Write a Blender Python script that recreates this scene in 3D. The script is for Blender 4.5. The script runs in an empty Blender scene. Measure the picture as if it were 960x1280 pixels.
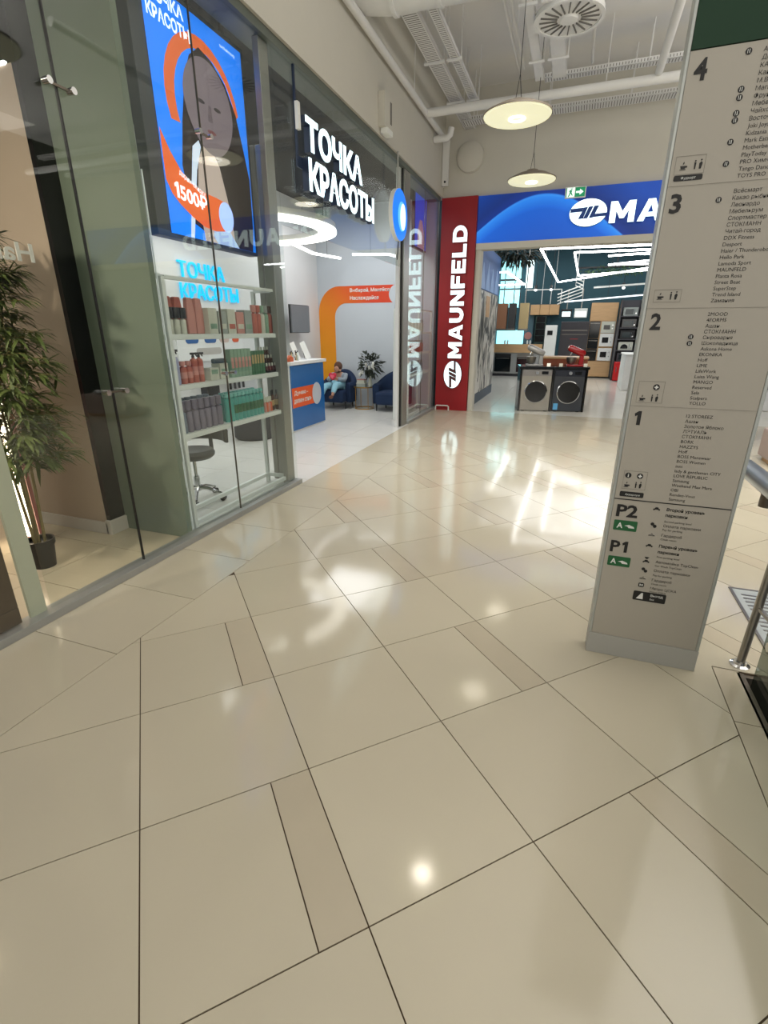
import bpy, math, random
from mathutils import Vector, Matrix
random.seed(7)
PI = math.pi
SC = bpy.context.scene
COL = SC.collection

# ------------------------------------------------------------------ camera
FPX = 615.0
PITCH = math.atan((640 - 413) / FPX)
YAW = math.radians(20.2)
CH = 1.607
cam_d = bpy.data.cameras.new('camera')
cam = bpy.data.objects.new('camera', cam_d)
COL.objects.link(cam)
cam.location = (0, 0, CH)
cam.rotation_euler = (PI / 2 - PITCH, 0, YAW)
cam_d.sensor_fit = 'HORIZONTAL'
cam_d.sensor_width = 36.0
cam_d.lens = 36.0 * FPX / 960.0
cam_d.clip_start = 0.02
cam_d.clip_end = 200
SC.camera = cam

# ------------------------------------------------------------------ world, exposure
w = bpy.data.worlds.new('world')
SC.world = w
w.use_nodes = True
w.node_tree.nodes['Background'].inputs[0].default_value = (0.80, 0.84, 0.86, 1)
w.node_tree.nodes['Background'].inputs[1].default_value = 0.32
SC.view_settings.view_transform = 'Standard'
SC.view_settings.look = 'None'
SC.view_settings.exposure = 0.0
SC.view_settings.gamma = 1.0
SC.view_settings.use_curve_mapping = False


def area(name, loc, sx, sy, power, col=(1, 1, 1), rot=(0, 0, 0), shape='RECTANGLE', spread=PI):
    l = bpy.data.lights.new(name, 'AREA')
    l.shape = shape
    l.size = sx
    if shape in ('RECTANGLE', 'ELLIPSE'):
        l.size_y = sy
    l.energy = power
    l.color = col
    l.spread = spread
    o = bpy.data.objects.new(name, l)
    COL.objects.link(o)
    o.location = loc
    o.rotation_euler = rot
    return o


WARM = (1.0, 0.90, 0.74)
COOL = (0.96, 0.985, 1.0)
# added unseen fill lights for mall, beauty salon and appliance shop; hair salon lamps
area('back_fill', (1.8, -4.2, 3.2), 7.0, 3.6, 175, (1, 0.96, 0.88), (math.radians(112), 0, 0))  # added fill behind the camera, stands in for glow from an unseen atrium
area('mall_fill', (4.6, 4.5, 4.9), 2.0, 6.0, 60, (1, 0.95, 0.86))  # added soft fill high on the right, no fixture
area('mall_upfill', (5.6, 5.0, 3.2), 1.0, 9.0, 330, (1, 0.98, 0.94), (math.radians(180), 0, 0))  # added upward fill out of frame to brighten the ceiling, no lamp body
area('mall_fill', (1.2, 1.6, 5.4), 7.0, 7.0, 34, (1, 0.98, 0.90))  # added broad weak overhead fill above the frame
area('mall_fill', (1.0, 5.4, 5.4), 3.4, 2.4, 85, (1, 0.97, 0.92), (math.radians(22), 0, 0), spread=1.5)  # added narrow-spread fill to brighten the farther floor
area('mall_upfill', (2.6, 3.6, 4.0), 2.0, 4.0, 230, (1, 0.98, 0.94), (math.radians(180), 0, 0))  # second added upward fill for the ceiling, also without a body
area('beauty_fill', (-4.1, 4.3, 3.75), 1.6, 1.6, 46, COOL)  # added unseen overhead fill for the salon interior
area('beauty_fill', (-3.9, 8.8, 3.75), 1.6, 1.6, 54, COOL)  # same added fill over the seating end
area('hair_panel', (-4.6, 0.9, 3.5), 1.2, 1.0, 26, (1, 0.90, 0.76))
area('hair_spot', (-3.15, 0.95, 2.3), 0.08, 0.08, 24, (1, 0.88, 0.72), (math.radians(55), 0, math.radians(12)))
area('appliance_fill', (0.2, 17.0, 4.2), 5.0, 4.0, 150, COOL)  # added large weak fill, no such panel in the shop


# ------------------------------------------------------------------ helpers
def srgb(h):
    if isinstance(h, str):
        h = h.lstrip('#')
        c = [int(h[i:i + 2], 16) / 255 for i in (0, 2, 4)]
    else:
        c = list(h)
    return tuple(x / 12.92 if x <= 0.04045 else ((x + 0.055) / 1.055) ** 2.4 for x in c) + (1,)


def M(name, col, rough=0.5, metal=0.0, noise=0.05, scale=8.0, bump=0.0, rnd=0.0, emit=0.0, coat=0.0, stretch=None, bscale=None):
    m = bpy.data.materials.new(name)
    m.use_nodes = True
    nt = m.node_tree
    b = nt.nodes['Principled BSDF']
    b.inputs['Roughness'].default_value = rough
    b.inputs['Metallic'].default_value = metal
    b.inputs['Coat Weight'].default_value = coat
    tc = nt.nodes.new('ShaderNodeTexCoord')
    mp = nt.nodes.new('ShaderNodeMapping')
    if stretch:
        mp.inputs['Scale'].default_value = stretch
    nt.links.new(tc.outputs['Object'], mp.inputs['Vector'])
    nz = nt.nodes.new('ShaderNodeTexNoise')
    nz.inputs['Scale'].default_value = scale
    nz.inputs['Detail'].default_value = 4
    nt.links.new(mp.outputs[0], nz.inputs['Vector'])
    mx = nt.nodes.new('ShaderNodeMix')
    mx.data_type = 'RGBA'
    c = srgb(col)
    mx.inputs[6].default_value = tuple(x * (1 - noise) for x in c[:3]) + (1,)
    mx.inputs[7].default_value = tuple(min(1, x * (1 + noise)) for x in c[:3]) + (1,)
    nt.links.new(nz.outputs['Fac'], mx.inputs[0])
    out = mx.outputs[2]
    if rnd > 0:
        oi = nt.nodes.new('ShaderNodeObjectInfo')
        mr = nt.nodes.new('ShaderNodeMapRange')
        mr.inputs[3].default_value = 1 - rnd
        mr.inputs[4].default_value = 1 + rnd
        nt.links.new(oi.outputs['Random'], mr.inputs[0])
        hs = nt.nodes.new('ShaderNodeHueSaturation')
        nt.links.new(mr.outputs[0], hs.inputs['Value'])
        nt.links.new(out, hs.inputs['Color'])
        out = hs.outputs[0]
    nt.links.new(out, b.inputs['Base Color'])
    if bump > 0:
        nb = nt.nodes.new('ShaderNodeTexNoise')
        nb.inputs['Scale'].default_value = bscale or scale * 6
        nt.links.new(mp.outputs[0], nb.inputs['Vector'])
        bp = nt.nodes.new('ShaderNodeBump')
        bp.inputs['Strength'].default_value = bump
        bp.inputs['Distance'].default_value = 0.01
        nt.links.new(nb.outputs['Fac'], bp.inputs['Height'])
        nt.links.new(bp.outputs[0], b.inputs['Normal'])
    if emit > 0:
        nt.links.new(out, b.inputs['Emission Color'])
        b.inputs['Emission Strength'].default_value = emit
    return m


def glass(name, tint, f0=0.04, haze=0.0, hazecol=(0.4, 0.5, 0.42, 1)):
    m = bpy.data.materials.new(name)
    m.use_nodes = True
    nt = m.node_tree
    nt.nodes.remove(nt.nodes['Principled BSDF'])
    out = nt.nodes['Material Output']
    tr = nt.nodes.new('ShaderNodeBsdfTransparent')
    tr.inputs[0].default_value = tint
    gl = nt.nodes.new('ShaderNodeBsdfGlossy')
    gl.inputs['Roughness'].default_value = 0.0
    lw = nt.nodes.new('ShaderNodeLayerWeight')
    lw.inputs['Blend'].default_value = 0.5
    pw = nt.nodes.new('ShaderNodeMath')
    pw.operation = 'POWER'
    pw.inputs[1].default_value = 5
    nt.links.new(lw.outputs['Facing'], pw.inputs[0])
    ma = nt.nodes.new('ShaderNodeMath')
    ma.operation = 'MULTIPLY_ADD'
    ma.inputs[1].default_value = 1 - f0
    ma.inputs[2].default_value = f0
    nt.links.new(pw.outputs[0], ma.inputs[0])
    mx = nt.nodes.new('ShaderNodeMixShader')
    nt.links.new(ma.outputs[0], mx.inputs[0])
    nt.links.new(tr.outputs[0], mx.inputs[1])
    nt.links.new(gl.outputs[0], mx.inputs[2])
    if haze > 0:
        df = nt.nodes.new('ShaderNodeBsdfDiffuse')
        df.inputs[0].default_value = hazecol
        m2 = nt.nodes.new('ShaderNodeMixShader')
        m2.inputs[0].default_value = haze
        nt.links.new(tr.outputs[0], m2.inputs[1])
        nt.links.new(df.outputs[0], m2.inputs[2])
        nt.links.new(m2.outputs[0], mx.inputs[1])
    nt.links.new(mx.outputs[0], out.inputs[0])
    return m


class MB:
    def __init__(s):
        s.v = []
        s.f = []

    def add(s, vs, fs):
        n = len(s.v)
        s.v += [tuple(p) for p in vs]
        s.f += [tuple(i + n for i in f) for f in fs]
        return s

    def box(s, x0, y0, z0, x1, y1, z1, rot=0, c=None):
        x0, x1 = min(x0, x1), max(x0, x1)
        y0, y1 = min(y0, y1), max(y0, y1)
        z0, z1 = min(z0, z1), max(z0, z1)
        vs = [(x, y, z) for z in (z0, z1) for y in (y0, y1) for x in (x0, x1)]
        if rot:
            cx, cy = c or ((x0 + x1) / 2, (y0 + y1) / 2)
            ca, sa = math.cos(rot), math.sin(rot)
            vs = [(cx + (x - cx) * ca - (y - cy) * sa, cy + (x - cx) * sa + (y - cy) * ca, z) for x, y, z in vs]
        return s.add(vs, [(0, 2, 3, 1), (4, 5, 7, 6), (0, 1, 5, 4), (2, 6, 7, 3), (0, 4, 6, 2), (1, 3, 7, 5)])

    def frame(s, p, d, up, wid, hei):
        d = Vector(d).normalized()
        r = d.cross(Vector(up))
        if r.length < 1e-4:
            r = d.cross(Vector((1, 0, 0)))
        r.normalize()
        u = r.cross(d)
        return r, u

    def bar(s, p0, p1, wid, hei, up=(0, 0, 1)):
        p0, p1 = Vector(p0), Vector(p1)
        r, u = s.frame(p0, p1 - p0, up, wid, hei)
        vs = []
        for p in (p0, p1):
            for a, b in ((-1, -1), (1, -1), (1, 1), (-1, 1)):
                vs.append(p + r * (a * wid / 2) + u * (b * hei / 2))
        return s.add(vs, [(3, 2, 1, 0), (4, 5, 6, 7), (0, 1, 5, 4), (1, 2, 6, 5), (2, 3, 7, 6), (3, 0, 4, 7)])

    def tube(s, pts, r, n=10, cap=True):
        pts = [Vector(p) for p in pts]
        rs = r if isinstance(r, (list, tuple)) else [r] * len(pts)
        vs = []
        prev = None
        for i, p in enumerate(pts):
            d = (pts[min(i + 1, len(pts) - 1)] - pts[max(i - 1, 0)]).normalized()
            if prev is None:
                a = d.cross(Vector((0, 0, 1)))
                if a.length < 0.05:
                    a = d.cross(Vector((1, 0, 0)))
            else:
                a = prev - d * prev.dot(d)
            a.normalize()
            prev = a
            b = d.cross(a)
            for k in range(n):
                t = 2 * PI * k / n
                vs.append(p + (a * math.cos(t) + b * math.sin(t)) * rs[i])
        fs = []
        for i in range(len(pts) - 1):
            for k in range(n):
                k2 = (k + 1) % n
                fs.append((i * n + k, i * n + k2, (i + 1) * n + k2, (i + 1) * n + k))
        if cap:
            fs.append(tuple(range(n - 1, -1, -1)))
            fs.append(tuple((len(pts) - 1) * n + k for k in range(n)))
        return s.add(vs, fs)

    def lathe(s, c, prof, n=20, sx=1, sy=1):
        vs = []
        cx, cy, cz = c
        for r, z in prof:
            r = max(r, 0.0002)
            for k in range(n):
                t = 2 * PI * k / n
                vs.append((cx + r * sx * math.cos(t), cy + r * sy * math.sin(t), cz + z))
        fs = []
        for i in range(len(prof) - 1):
            for k in range(n):
                k2 = (k + 1) % n
                fs.append((i * n + k, i * n + k2, (i + 1) * n + k2, (i + 1) * n + k))
        fs.append(tuple(range(n - 1, -1, -1)))
        fs.append(tuple((len(prof) - 1) * n + k for k in range(n)))
        return s.add(vs, fs)

    def prism(s, pts, o, u, v, d):
        """extrude a 2-D outline (pts) lying in plane o+u*a+v*b by d along u x v"""
        o, u, v = Vector(o), Vector(u), Vector(v)
        nn = u.cross(v).normalized() * d
        ar = sum(pts[i][0] * pts[(i + 1) % len(pts)][1] - pts[(i + 1) % len(pts)][0] * pts[i][1] for i in range(len(pts)))
        if ar < 0:
            pts = pts[::-1]
        n = len(pts)
        a = [o + u * p[0] + v * p[1] for p in pts]
        b = [p + nn for p in a]
        fs = [tuple(range(n, 2 * n)), tuple(range(n - 1, -1, -1))]
        for i in range(n):
            j = (i + 1) % n
            fs.append((i, j, n + j, n + i))
        return s.add(a + b, fs)

    def sph(s, c, r, n=12, m=8, sc=(1, 1, 1)):
        prof = [(r * math.sin(PI * i / m), -r * math.cos(PI * i / m)) for i in range(m + 1)]
        k = len(s.v)
        s.lathe((0, 0, 0), prof, n)
        for i in range(k, len(s.v)):
            x, y, z = s.v[i]
            s.v[i] = (c[0] + x * sc[0], c[1] + y * sc[1], c[2] + z * sc[2])
        return s


ROOTM = {}


def link(o, parent):
    COL.objects.link(o)
    if parent is not None:
        o.parent = parent
    return o


def to_local(parent):
    r = parent
    while r is not None and r.parent is not None:
        r = r.parent
    if r is None:
        return None
    return (Matrix.Translation(r.location) @ r.rotation_euler.to_matrix().to_4x4()).inverted()


def B(mb, name, mat, parent=None, smooth=False, bevel=0.0, label=None, cat=None, group=None, kind=None, local=False, seg=2, origin=None):
    me = bpy.data.meshes.new(name)
    vs = [Vector(p) for p in mb.v]
    if parent is not None and not local:
        Mi = to_local(parent)
        vs = [Mi @ p for p in vs]
    if origin is not None:
        vs = [p - Vector(origin) for p in vs]
    me.from_pydata([tuple(p) for p in vs], [], mb.f)
    mats = mat if isinstance(mat, list) else [mat]
    for m in mats:
        me.materials.append(m)
    if smooth:
        me.shade_smooth()
        me.set_sharp_from_angle(angle=math.radians(38))
    o = bpy.data.objects.new(name, me)
    link(o, parent)
    if origin is not None:
        o.location = origin
    if bevel > 0:
        bv = o.modifiers.new('bevel', 'BEVEL')
        bv.width = bevel
        bv.segments = seg
        bv.limit_method = 'ANGLE'
    if label:
        o['label'] = label
    if cat:
        o['category'] = cat
    if group:
        o['group'] = group
    if kind:
        o['kind'] = kind
    return o


def T(name, label, cat, loc, rz=0.0, group=None):
    o = bpy.data.objects.new(name, None)
    o.empty_display_size = 0.1
    COL.objects.link(o)
    o.location = loc
    o.rotation_euler = (0, 0, rz)
    o['label'] = label
    o['category'] = cat
    if group:
        o['group'] = group
    return o


def S(name, mb, mat, parent=None, **k):
    if parent is None:
        k['kind'] = 'structure'
    return B(mb, name, mat, parent, **k)


def dup(root, loc, rz=None, label=None, group=None):
    r = root.copy()
    COL.objects.link(r)
    r.location = loc
    if rz is not None:
        r.rotation_euler = (0, 0, rz)
    if label:
        r['label'] = label
    if group:
        r['group'] = group
    for ch in list(root.children):
        c = ch.copy()
        COL.objects.link(c)
        c.parent = r
        for g in list(ch.children):
            d = g.copy()
            COL.objects.link(d)
            d.parent = c
    return r


FONTC = {}


def glyphs(body, bold, res=3):
    key = (body, bold, res)
    if key not in FONTC:
        c = bpy.data.curves.new('lettering', 'FONT')
        c.body = body
        c.resolution_u = res
        c.offset = bold
        c.space_line = 1.0
        ob = bpy.data.objects.new('lettering', c)
        me = bpy.data.meshes.new_from_object(ob)
        vs = [(v.co.x, v.co.y) for v in me.vertices]
        fs = [tuple(p.vertices) for p in me.polygons]
        bpy.data.meshes.remove(me)
        bpy.data.objects.remove(ob)
        bpy.data.curves.remove(c)
        FONTC[key] = (vs, fs)
    return FONTC[key]


def text(mb, body, o, u, v, size, width=None, bold=0.0, depth=0.001, align='L', res=3, capfit=None):
    """lettering as flat or raised geometry: o = baseline start, u right, v up. size = em scale; capfit = exact glyph height"""
    vs, fs = glyphs(body, bold, res)
    if not vs:
        return mb
    x0 = min(p[0] for p in vs); x1 = max(p[0] for p in vs)
    y0 = min(p[1] for p in vs); y1 = max(p[1] for p in vs)
    sy = size
    if capfit:
        sy = capfit / (y1 - y0)
        vs = [(p[0], p[1] - y0) for p in vs]
    sx = sy if width is None else width / (x1 - x0)
    off = -x0 * sx
    tw = (x1 - x0) * sx
    if align == 'C':
        off -= tw / 2
    if align == 'R':
        off -= tw
    o, u, v = Vector(o), Vector(u).normalized(), Vector(v).normalized()
    nn = u.cross(v).normalized() * depth
    a = [o + u * (p[0] * sx + off) + v * (p[1] * sy) for p in vs]
    if depth <= 0.0015:
        return mb.add([p + nn for p in a], fs)
    b = [p + nn for p in a]
    n = len(a)
    ff = [tuple(i + n for i in f) for f in fs] + [tuple(reversed(f)) for f in fs]
    cnt = {}
    for f in fs:
        for i in range(len(f)):
            e = (f[i], f[(i + 1) % len(f)])
            cnt[e] = 1
    for (p, q) in list(cnt):
        if (q, p) not in cnt:
            ff.append((p, q, q + n, p + n))
    return mb.add(a + b, ff)


def hull_letters():
    def arc(cx, cy, a, b, t0, t1, n=10):
        return [(cx + a * math.cos(math.radians(t0 + (t1 - t0) * k / n)), cy + b * math.sin(math.radians(t0 + (t1 - t0) * k / n))) for k in range(n + 1)]
    L = {}
    L['M'] = (1.08, [[(0, 0), (0, 1), (.29, 1), (.54, .52), (.79, 1), (1.08, 1), (1.08, 0), (.81, 0), (.81, .56), (.63, .2), (.45, .2), (.27, .56), (.27, 0)]])
    L['A'] = (1.04, [[(0, 0), (.37, 1), (.52, 1), (.52, .74), (.28, 0)], [(.52, .74), (.52, 1), (.67, 1), (1.04, 0), (.76, 0)], [(.345, .2), (.41, .40), (.63, .40), (.695, .2)]])
    L['U'] = (.96, [[(0, 1)] + arc(.48, .43, .48, .45, 180, 360, 16) + [(.96, 1), (.68, 1)] + arc(.48, .43, .20, .20, 360, 180, 12) + [(.28, 1)]])
    L['N'] = (.98, [[(0, 0), (0, 1), (.28, 1), (.71, .42), (.71, 1), (.98, 1), (.98, 0), (.70, 0), (.27, .58), (.27, 0)]])
    L['F'] = (.80, [[(0, 0), (0, 1), (.80, 1), (.80, .77), (.27, .77), (.27, .61), (.74, .61), (.74, .38), (.27, .38), (.27, 0)]])
    L['E'] = (.84, [[(0, 0), (0, 1), (.82, 1), (.82, .77), (.27, .77), (.27, .61), (.75, .61), (.75, .39), (.27, .39), (.27, .23), (.84, .23), (.84, 0)]])
    L['L'] = (.78, [[(0, 0), (0, 1), (.27, 1), (.27, .23), (.78, .23), (.78, 0)]])
    L['D'] = (.97, [[(0, 0), (0, 1), (.45, 1)] + arc(.45, .5, .52, .5, 90, 0, 8) + [(.70, .5)] + arc(.45, .5, .25, .27, 0, 90, 6) + [(.27, .77), (.27, 0)], [(.27, 0), (.27, .23), (.45, .23)] + arc(.45, .5, .25, .27, 270, 360, 6) + [(.97, .5)] + arc(.45, .5, .52, .5, 0, -90, 8)])
    L['1'] = (.46, [[(.20, 0), (.20, .70), (.04, .62), (0, .82), (.26, 1), (.46, 1), (.46, 0)]])
    return L


BLOCK = hull_letters()


def block_text(mb, body, o, u, v, width, height, depth, grow=0.0, gap=0.13):
    tot = sum(BLOCK[c][0] for c in body) + gap * (len(body) - 1)
    sx = width / tot
    o, u, v = Vector(o), Vector(u).normalized(), Vector(v).normalized()
    x = 0.0
    for c in body:
        w_, polys = BLOCK[c]
        for p in polys:
            cx, cy = w_ / 2, 0.5
            q = [((x + cx + (a - cx) * (1 + grow)) * sx, (cy + (b - cy) * (1 + grow)) * height) for a, b in p]
            mb.prism(q, o, u, v, depth)
        x += w_ + gap
    return mb


X, Y, Z = Vector((1, 0, 0)), Vector((0, 1, 0)), Vector((0, 0, 1))

# ------------------------------------------------------------------ materials
m_tile = M('mall_tile', '#c5bca7', 0.10, noise=0.045, scale=2.2, rnd=0.035, bump=0.012, bscale=5)
m_strip = M('mall_tile_strip', '#bfb49f', 0.13, noise=0.06, scale=5, rnd=0.03)
m_grout = M('grout', '#4a3a28', 0.9)
m_stile = M('beauty_tile', '#d9d8d3', 0.22, noise=0.05, scale=3, rnd=0.02)
m_sgrout = M('pale_grout', '#a9a8a4', 0.8)
m_atile = M('appliance_tile', '#dcd8cd', 0.16, noise=0.03, scale=3, rnd=0.015)
m_htile = M('hair_tile', '#cdbfa6', 0.2, noise=0.05, scale=4, rnd=0.02)
m_wall = M('mall_paint', '#c8c4b8', 0.85, noise=0.03, scale=3, bump=0.05)
m_ceil = M('ceiling_paint', '#dedcd8', 0.9, noise=0.05, scale=2)
m_white = M('white_paint', '#dfe0e0', 0.7, noise=0.02, scale=3)
m_greywall = M('grey_paint', '#c3c9cf', 0.75, noise=0.02, scale=3)
m_dark = M('dark_ceiling', '#25272a', 0.9, noise=0.2, scale=5)
m_teal = M('teal_wall', '#2f5560', 0.7, noise=0.08, scale=3)
m_opp = M('opposite_wall', '#3a3936', 0.8, noise=0.15, scale=2)
m_duct = M('duct_paint', '#dcdbd7', 0.55, noise=0.06, scale=5, bump=0.05)
m_tray = M('tray_paint', '#dbdad7', 0.6, noise=0.05, scale=6)
m_hole = M('tray_slot', '#6d6a64', 0.8)
m_alu = M('aluminium', '#a3a29c', 0.38, 0.7, noise=0.05, scale=20, stretch=(1, 1, 8))
m_alud = M('dark_aluminium', '#6f675c', 0.35, 0.8, noise=0.08, scale=14)
m_plinth = M('plinth_metal', '#a8a9a6', 0.4, 0.5, noise=0.05, scale=8)
m_chrome = M('chrome', '#d4d4d4', 0.12, 1.0, noise=0.03)
m_steel = M('brushed_steel', '#98948c', 0.28, 0.9, noise=0.06, scale=12, stretch=(6, 6, 1))
m_black = M('black_plastic', '#141414', 0.4, noise=0.2)
m_gblack = M('gloss_black', '#0c0d0e', 0.08, noise=0.1)
m_glass = glass('clear_glass', (0.955, 0.975, 0.962, 1))
m_pglass = glass('product_glass', (0.9, 0.95, 0.93, 1), haze=0.2, hazecol=(0.8, 0.88, 0.85, 1))
m_beige = M('beige_panel', '#b3a08c', 0.5, noise=0.14, scale=1.4, bump=0.02)
m_skirt = M('skirting_paint', '#cfc8bd', 0.6)
m_partition = M('partition_paint', '#747f6d', 0.75, noise=0.16, scale=2.0)
m_whiteE = M('led_white', '#ffffff', 0.5, emit=13.0)
m_lineE = M('line_white', '#ffffff', 0.5, emit=4.0)
m_lensE = M('lens_white', '#ffffff', 0.5, emit=3.0)
m_ringE = M('ring_diffuser', '#fffaf0', 0.5, emit=4.5)
m_sign = M('sign_face', '#b4ada0', 0.62, noise=0.03, scale=2)
m_signbase = M('sign_base', '#b3b1aa', 0.5, noise=0.03)
m_signedge = M('sign_edge', '#b5b8b2', 0.4, 0.3)
m_ink = M('print_black', '#1e1c1a', 0.6)
m_sgreen = M('sign_green', '#0a351c', 0.7, noise=0.06)
m_bgreen = M('badge_green', '#1d6135', 0.5)
m_bwhite = M('badge_white', '#e8e8e2', 0.6)
m_line = M('divider_line', '#8d877c', 0.6)
m_red = M('panel_red', '#98121b', 0.42, noise=0.08, scale=2.5)
m_letterE = M('letter_glow', '#dff6fb', 0.4, emit=1.5)
m_letterC = M('letter_side', '#1b2a44', 0.5)
m_hlogoC = M('logo_cut_blue', '#0a3f8f', 0.5)
m_rlogoC = M('logo_cut_red', '#8f1416', 0.5)
m_neon = M('cyan_letter', '#08b4e6', 0.4, emit=0.95)
m_orange = M('orange_print', '#e2581c', 0.6, noise=0.04)
m_brown = M('brown_board', '#8a4322', 0.45, noise=0.15)
m_wood = M('light_wood', '#c9a274', 0.5, noise=0.14, scale=4, stretch=(1, 1, 9))
m_navy = M('navy_velvet', '#12294a', 0.85, noise=0.2, scale=6)
m_gold = M('gold_metal', '#b08a4c', 0.3, 0.9)


def header_mat():
    m = bpy.data.materials.new('blue_lightbox')
    m.use_nodes = True
    nt = m.node_tree
    b = nt.nodes['Principled BSDF']
    tc = nt.nodes.new('ShaderNodeTexCoord')
    sp = nt.nodes.new('ShaderNodeSeparateXYZ')
    nt.links.new(tc.outputs['Object'], sp.inputs[0])

    def mth(op, a, bb):
        n = nt.nodes.new('ShaderNodeMath')
        n.operation = op
        for k, q in enumerate((a, bb)):
            if isinstance(q, (int, float)):
                n.inputs[k].default_value = q
            elif q is not None:
                nt.links.new(q, n.inputs[k])
        return n.outputs[0]
    x, z = sp.outputs[0], sp.outputs[2]
    # printed swoosh: crest rises from the left edge, dips, rises again
    f = mth('ADD', mth('MULTIPLY', mth('SINE', mth('MULTIPLY', mth('ADD', x, 2.3), 1.25), None), 0.62), 0.10)
    d = mth('SUBTRACT', z, f)
    mr = nt.nodes.new('ShaderNodeMapRange')
    mr.inputs[1].default_value = -0.8
    mr.inputs[2].default_value = 0.8
    nt.links.new(d, mr.inputs[0])
    cr = nt.nodes.new('ShaderNodeValToRGB')
    e = cr.color_ramp.elements
    e[0].position = 0.0
    e[0].color = srgb('#0a48aa')
    e[1].position = 1.0
    e[1].color = srgb('#0a3f9a')
    for p_, c_ in ((0.36, '#0b55bd'), (0.485, '#2178dd'), (0.50, '#2f86e6'), (0.52, '#072c80'), (0.62, '#06286f')):
        q = e.new(p_)
        q.color = srgb(c_)
    nt.links.new(mr.outputs[0], cr.inputs[0])
    nt.links.new(cr.outputs[0], b.inputs['Base Color'])
    nt.links.new(cr.outputs[0], b.inputs['Emission Color'])
    b.inputs['Emission Strength'].default_value = 0.75
    b.inputs['Roughness'].default_value = 0.5
    return m


m_header = header_mat()

# ================================================================== FLOORS
OX, OY, TS = -0.779, 1.265, 0.5985
S2 = math.sqrt(0.5)


def uv2w(u, v):
    g, h = u * TS, v * TS
    return (OX + (g - h) * S2, OY + (g + h) * S2)


def clip(poly, a, b, c):
    """keep a*x+b*y<=c"""
    out = []
    for i in range(len(poly)):
        p, q = poly[i], poly[(i + 1) % len(poly)]
        dp = a * p[0] + b * p[1] - c
        dq = a * q[0] + b * q[1] - c
        if dp <= 0:
            out.append(p)
        if (dp < 0 < dq) or (dq < 0 < dp):
            t = dp / (dp - dq)
            out.append((p[0] + (q[0] - p[0]) * t, p[1] + (q[1] - p[1]) * t))
    return out


def parea(p):
    return abs(sum(p[i][0] * p[(i + 1) % len(p)][1] - p[(i + 1) % len(p)][0] * p[i][1] for i in range(len(p)))) / 2


J = 0.0022
floor = S('floor', MB().box(-2.69, -1.5, -0.08, 0.965, 10.56, -0.004).box(0.965, 2.53, -0.08, 6.4, 10.56, -0.004), m_grout)


def slab(polys, name, mat, parent):
    mb = MB()
    for p in polys:
        mb.prism(p, (0, 0, -0.007), X, Y, 0.007)
    return B(mb, name, mat, parent)


REG = [[(-1, 0, 2.08 - J), (1, 0, 0.85 - J), (0, 1, 2.53)],
       [(-1, 0, 2.08 - J), (1, 0, 0.85), (0, -1, -2.53), (0, 1, 10.55)],
       [(-1, 0, -0.85), (1, 0, 6.3), (0, -1, -2.535), (0, 1, 10.55)]]
for i in range(-5, 18):
    for j in range(-11, 20):
        strips = (i % 2 == 1) and ((j - ((i + 1) // 2 + 1)) % 2 == 0)
        rects = [(i, i + 0.75, 'tile', m_tile), (i + 0.75, i + 1, 'tile', m_strip)] if strips else [(i, i + 1, 'tile', m_tile)]
        for (u0, u1, nm, mt) in rects:
            jj = J / TS
            base = [uv2w(u0 + jj, j + jj), uv2w(u1 - jj, j + jj), uv2w(u1 - jj, j + 1 - jj), uv2w(u0 + jj, j + 1 - jj)]
            cx = sum(p[0] for p in base) / 4
            cy = sum(p[1] for p in base) / 4
            if cy < -1.0 or cx > 4.2 + (cy - 6) * 0.3 or (cx > 1.5 and cy < 1.9):
                continue
            if cx < -1.0 and cy < 0.15:
                continue
            polys = []
            for R in REG:
                p = base
                for h in R:
                    p = clip(p, *h)
                    if len(p) < 3:
                        break
                if len(p) >= 3 and parea(p) > 0.0006:
                    polys.append(p)
            if polys:
                slab(polys, nm, mt, floor)
# border course along the shopfronts and along the balustrade
y = -0.84 + 0.0
yy = 1.56 - 0.6 * 4
while yy < 10.5:
    y1 = min(yy + 0.6, 10.55)
    slab([[(-2.69, yy + J), (-2.08 - J, yy + J), (-2.08 - J, y1 - J), (-2.69, y1 - J)]], 'tile', m_tile, floor)
    yy += 0.6
for a, b in ((-0.9, 0.1), (0.1, 1.1), (1.1, 2.13), (2.13, 2.53)):
    slab([[(0.85 + J, a + J), (0.965, a + J), (0.965, b - J), (0.85 + J, b - J)]], 'tile', m_strip, floor)

# shop floors
fb = S('floor', MB().box(-5.6, 3.0, -0.08, -2.69, 10.7, -0.004), m_sgrout)
for ix in range(5):
    for iy in range(13):
        x0 = -2.69 - 0.6 * (ix + 1)
        y0 = 3.0 + 0.6 * iy
        slab([[(max(x0, -5.45) + J, y0 + J), (x0 + 0.6 - J, y0 + J), (x0 + 0.6 - J, min(y0 + 0.6, 10.6) - J), (max(x0, -5.45) + J, min(y0 + 0.6, 10.6) - J)]], 'tile', m_stile, fb)
fh = S('floor', MB().box(-6.6, -1.5, -0.08, -2.69, 3.0, -0.004), m_grout)
for ix in range(5):
    for iy in range(6):
        x0 = -2.69 - 0.6 * (ix + 1)
        y0 = -0.4 + 0.6 * iy
        slab([[(x0 + J, y0 + J), (x0 + 0.6 - J, y0 + J), (x0 + 0.6 - J, min(y0 + 0.6, 3) - J), (x0 + J, min(y0 + 0.6, 3) - J)]], 'tile', m_htile, fh)
fa = S('floor', MB().box(-2.9, 10.56, -0.08, 7, 20.5, -0.004), m_sgrout)
for ix in range(8):
    for iy in range(8):
        x0 = -2.8 + 1.2 * ix
        y0 = 10.56 + 1.2 * iy
        slab([[(x0 + J, y0 + J), (x0 + 1.2 - J, y0 + J), (x0 + 1.2 - J, y0 + 1.2 - J), (x0 + J, y0 + 1.2 - J)]], 'tile', m_atile, fa)
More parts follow.
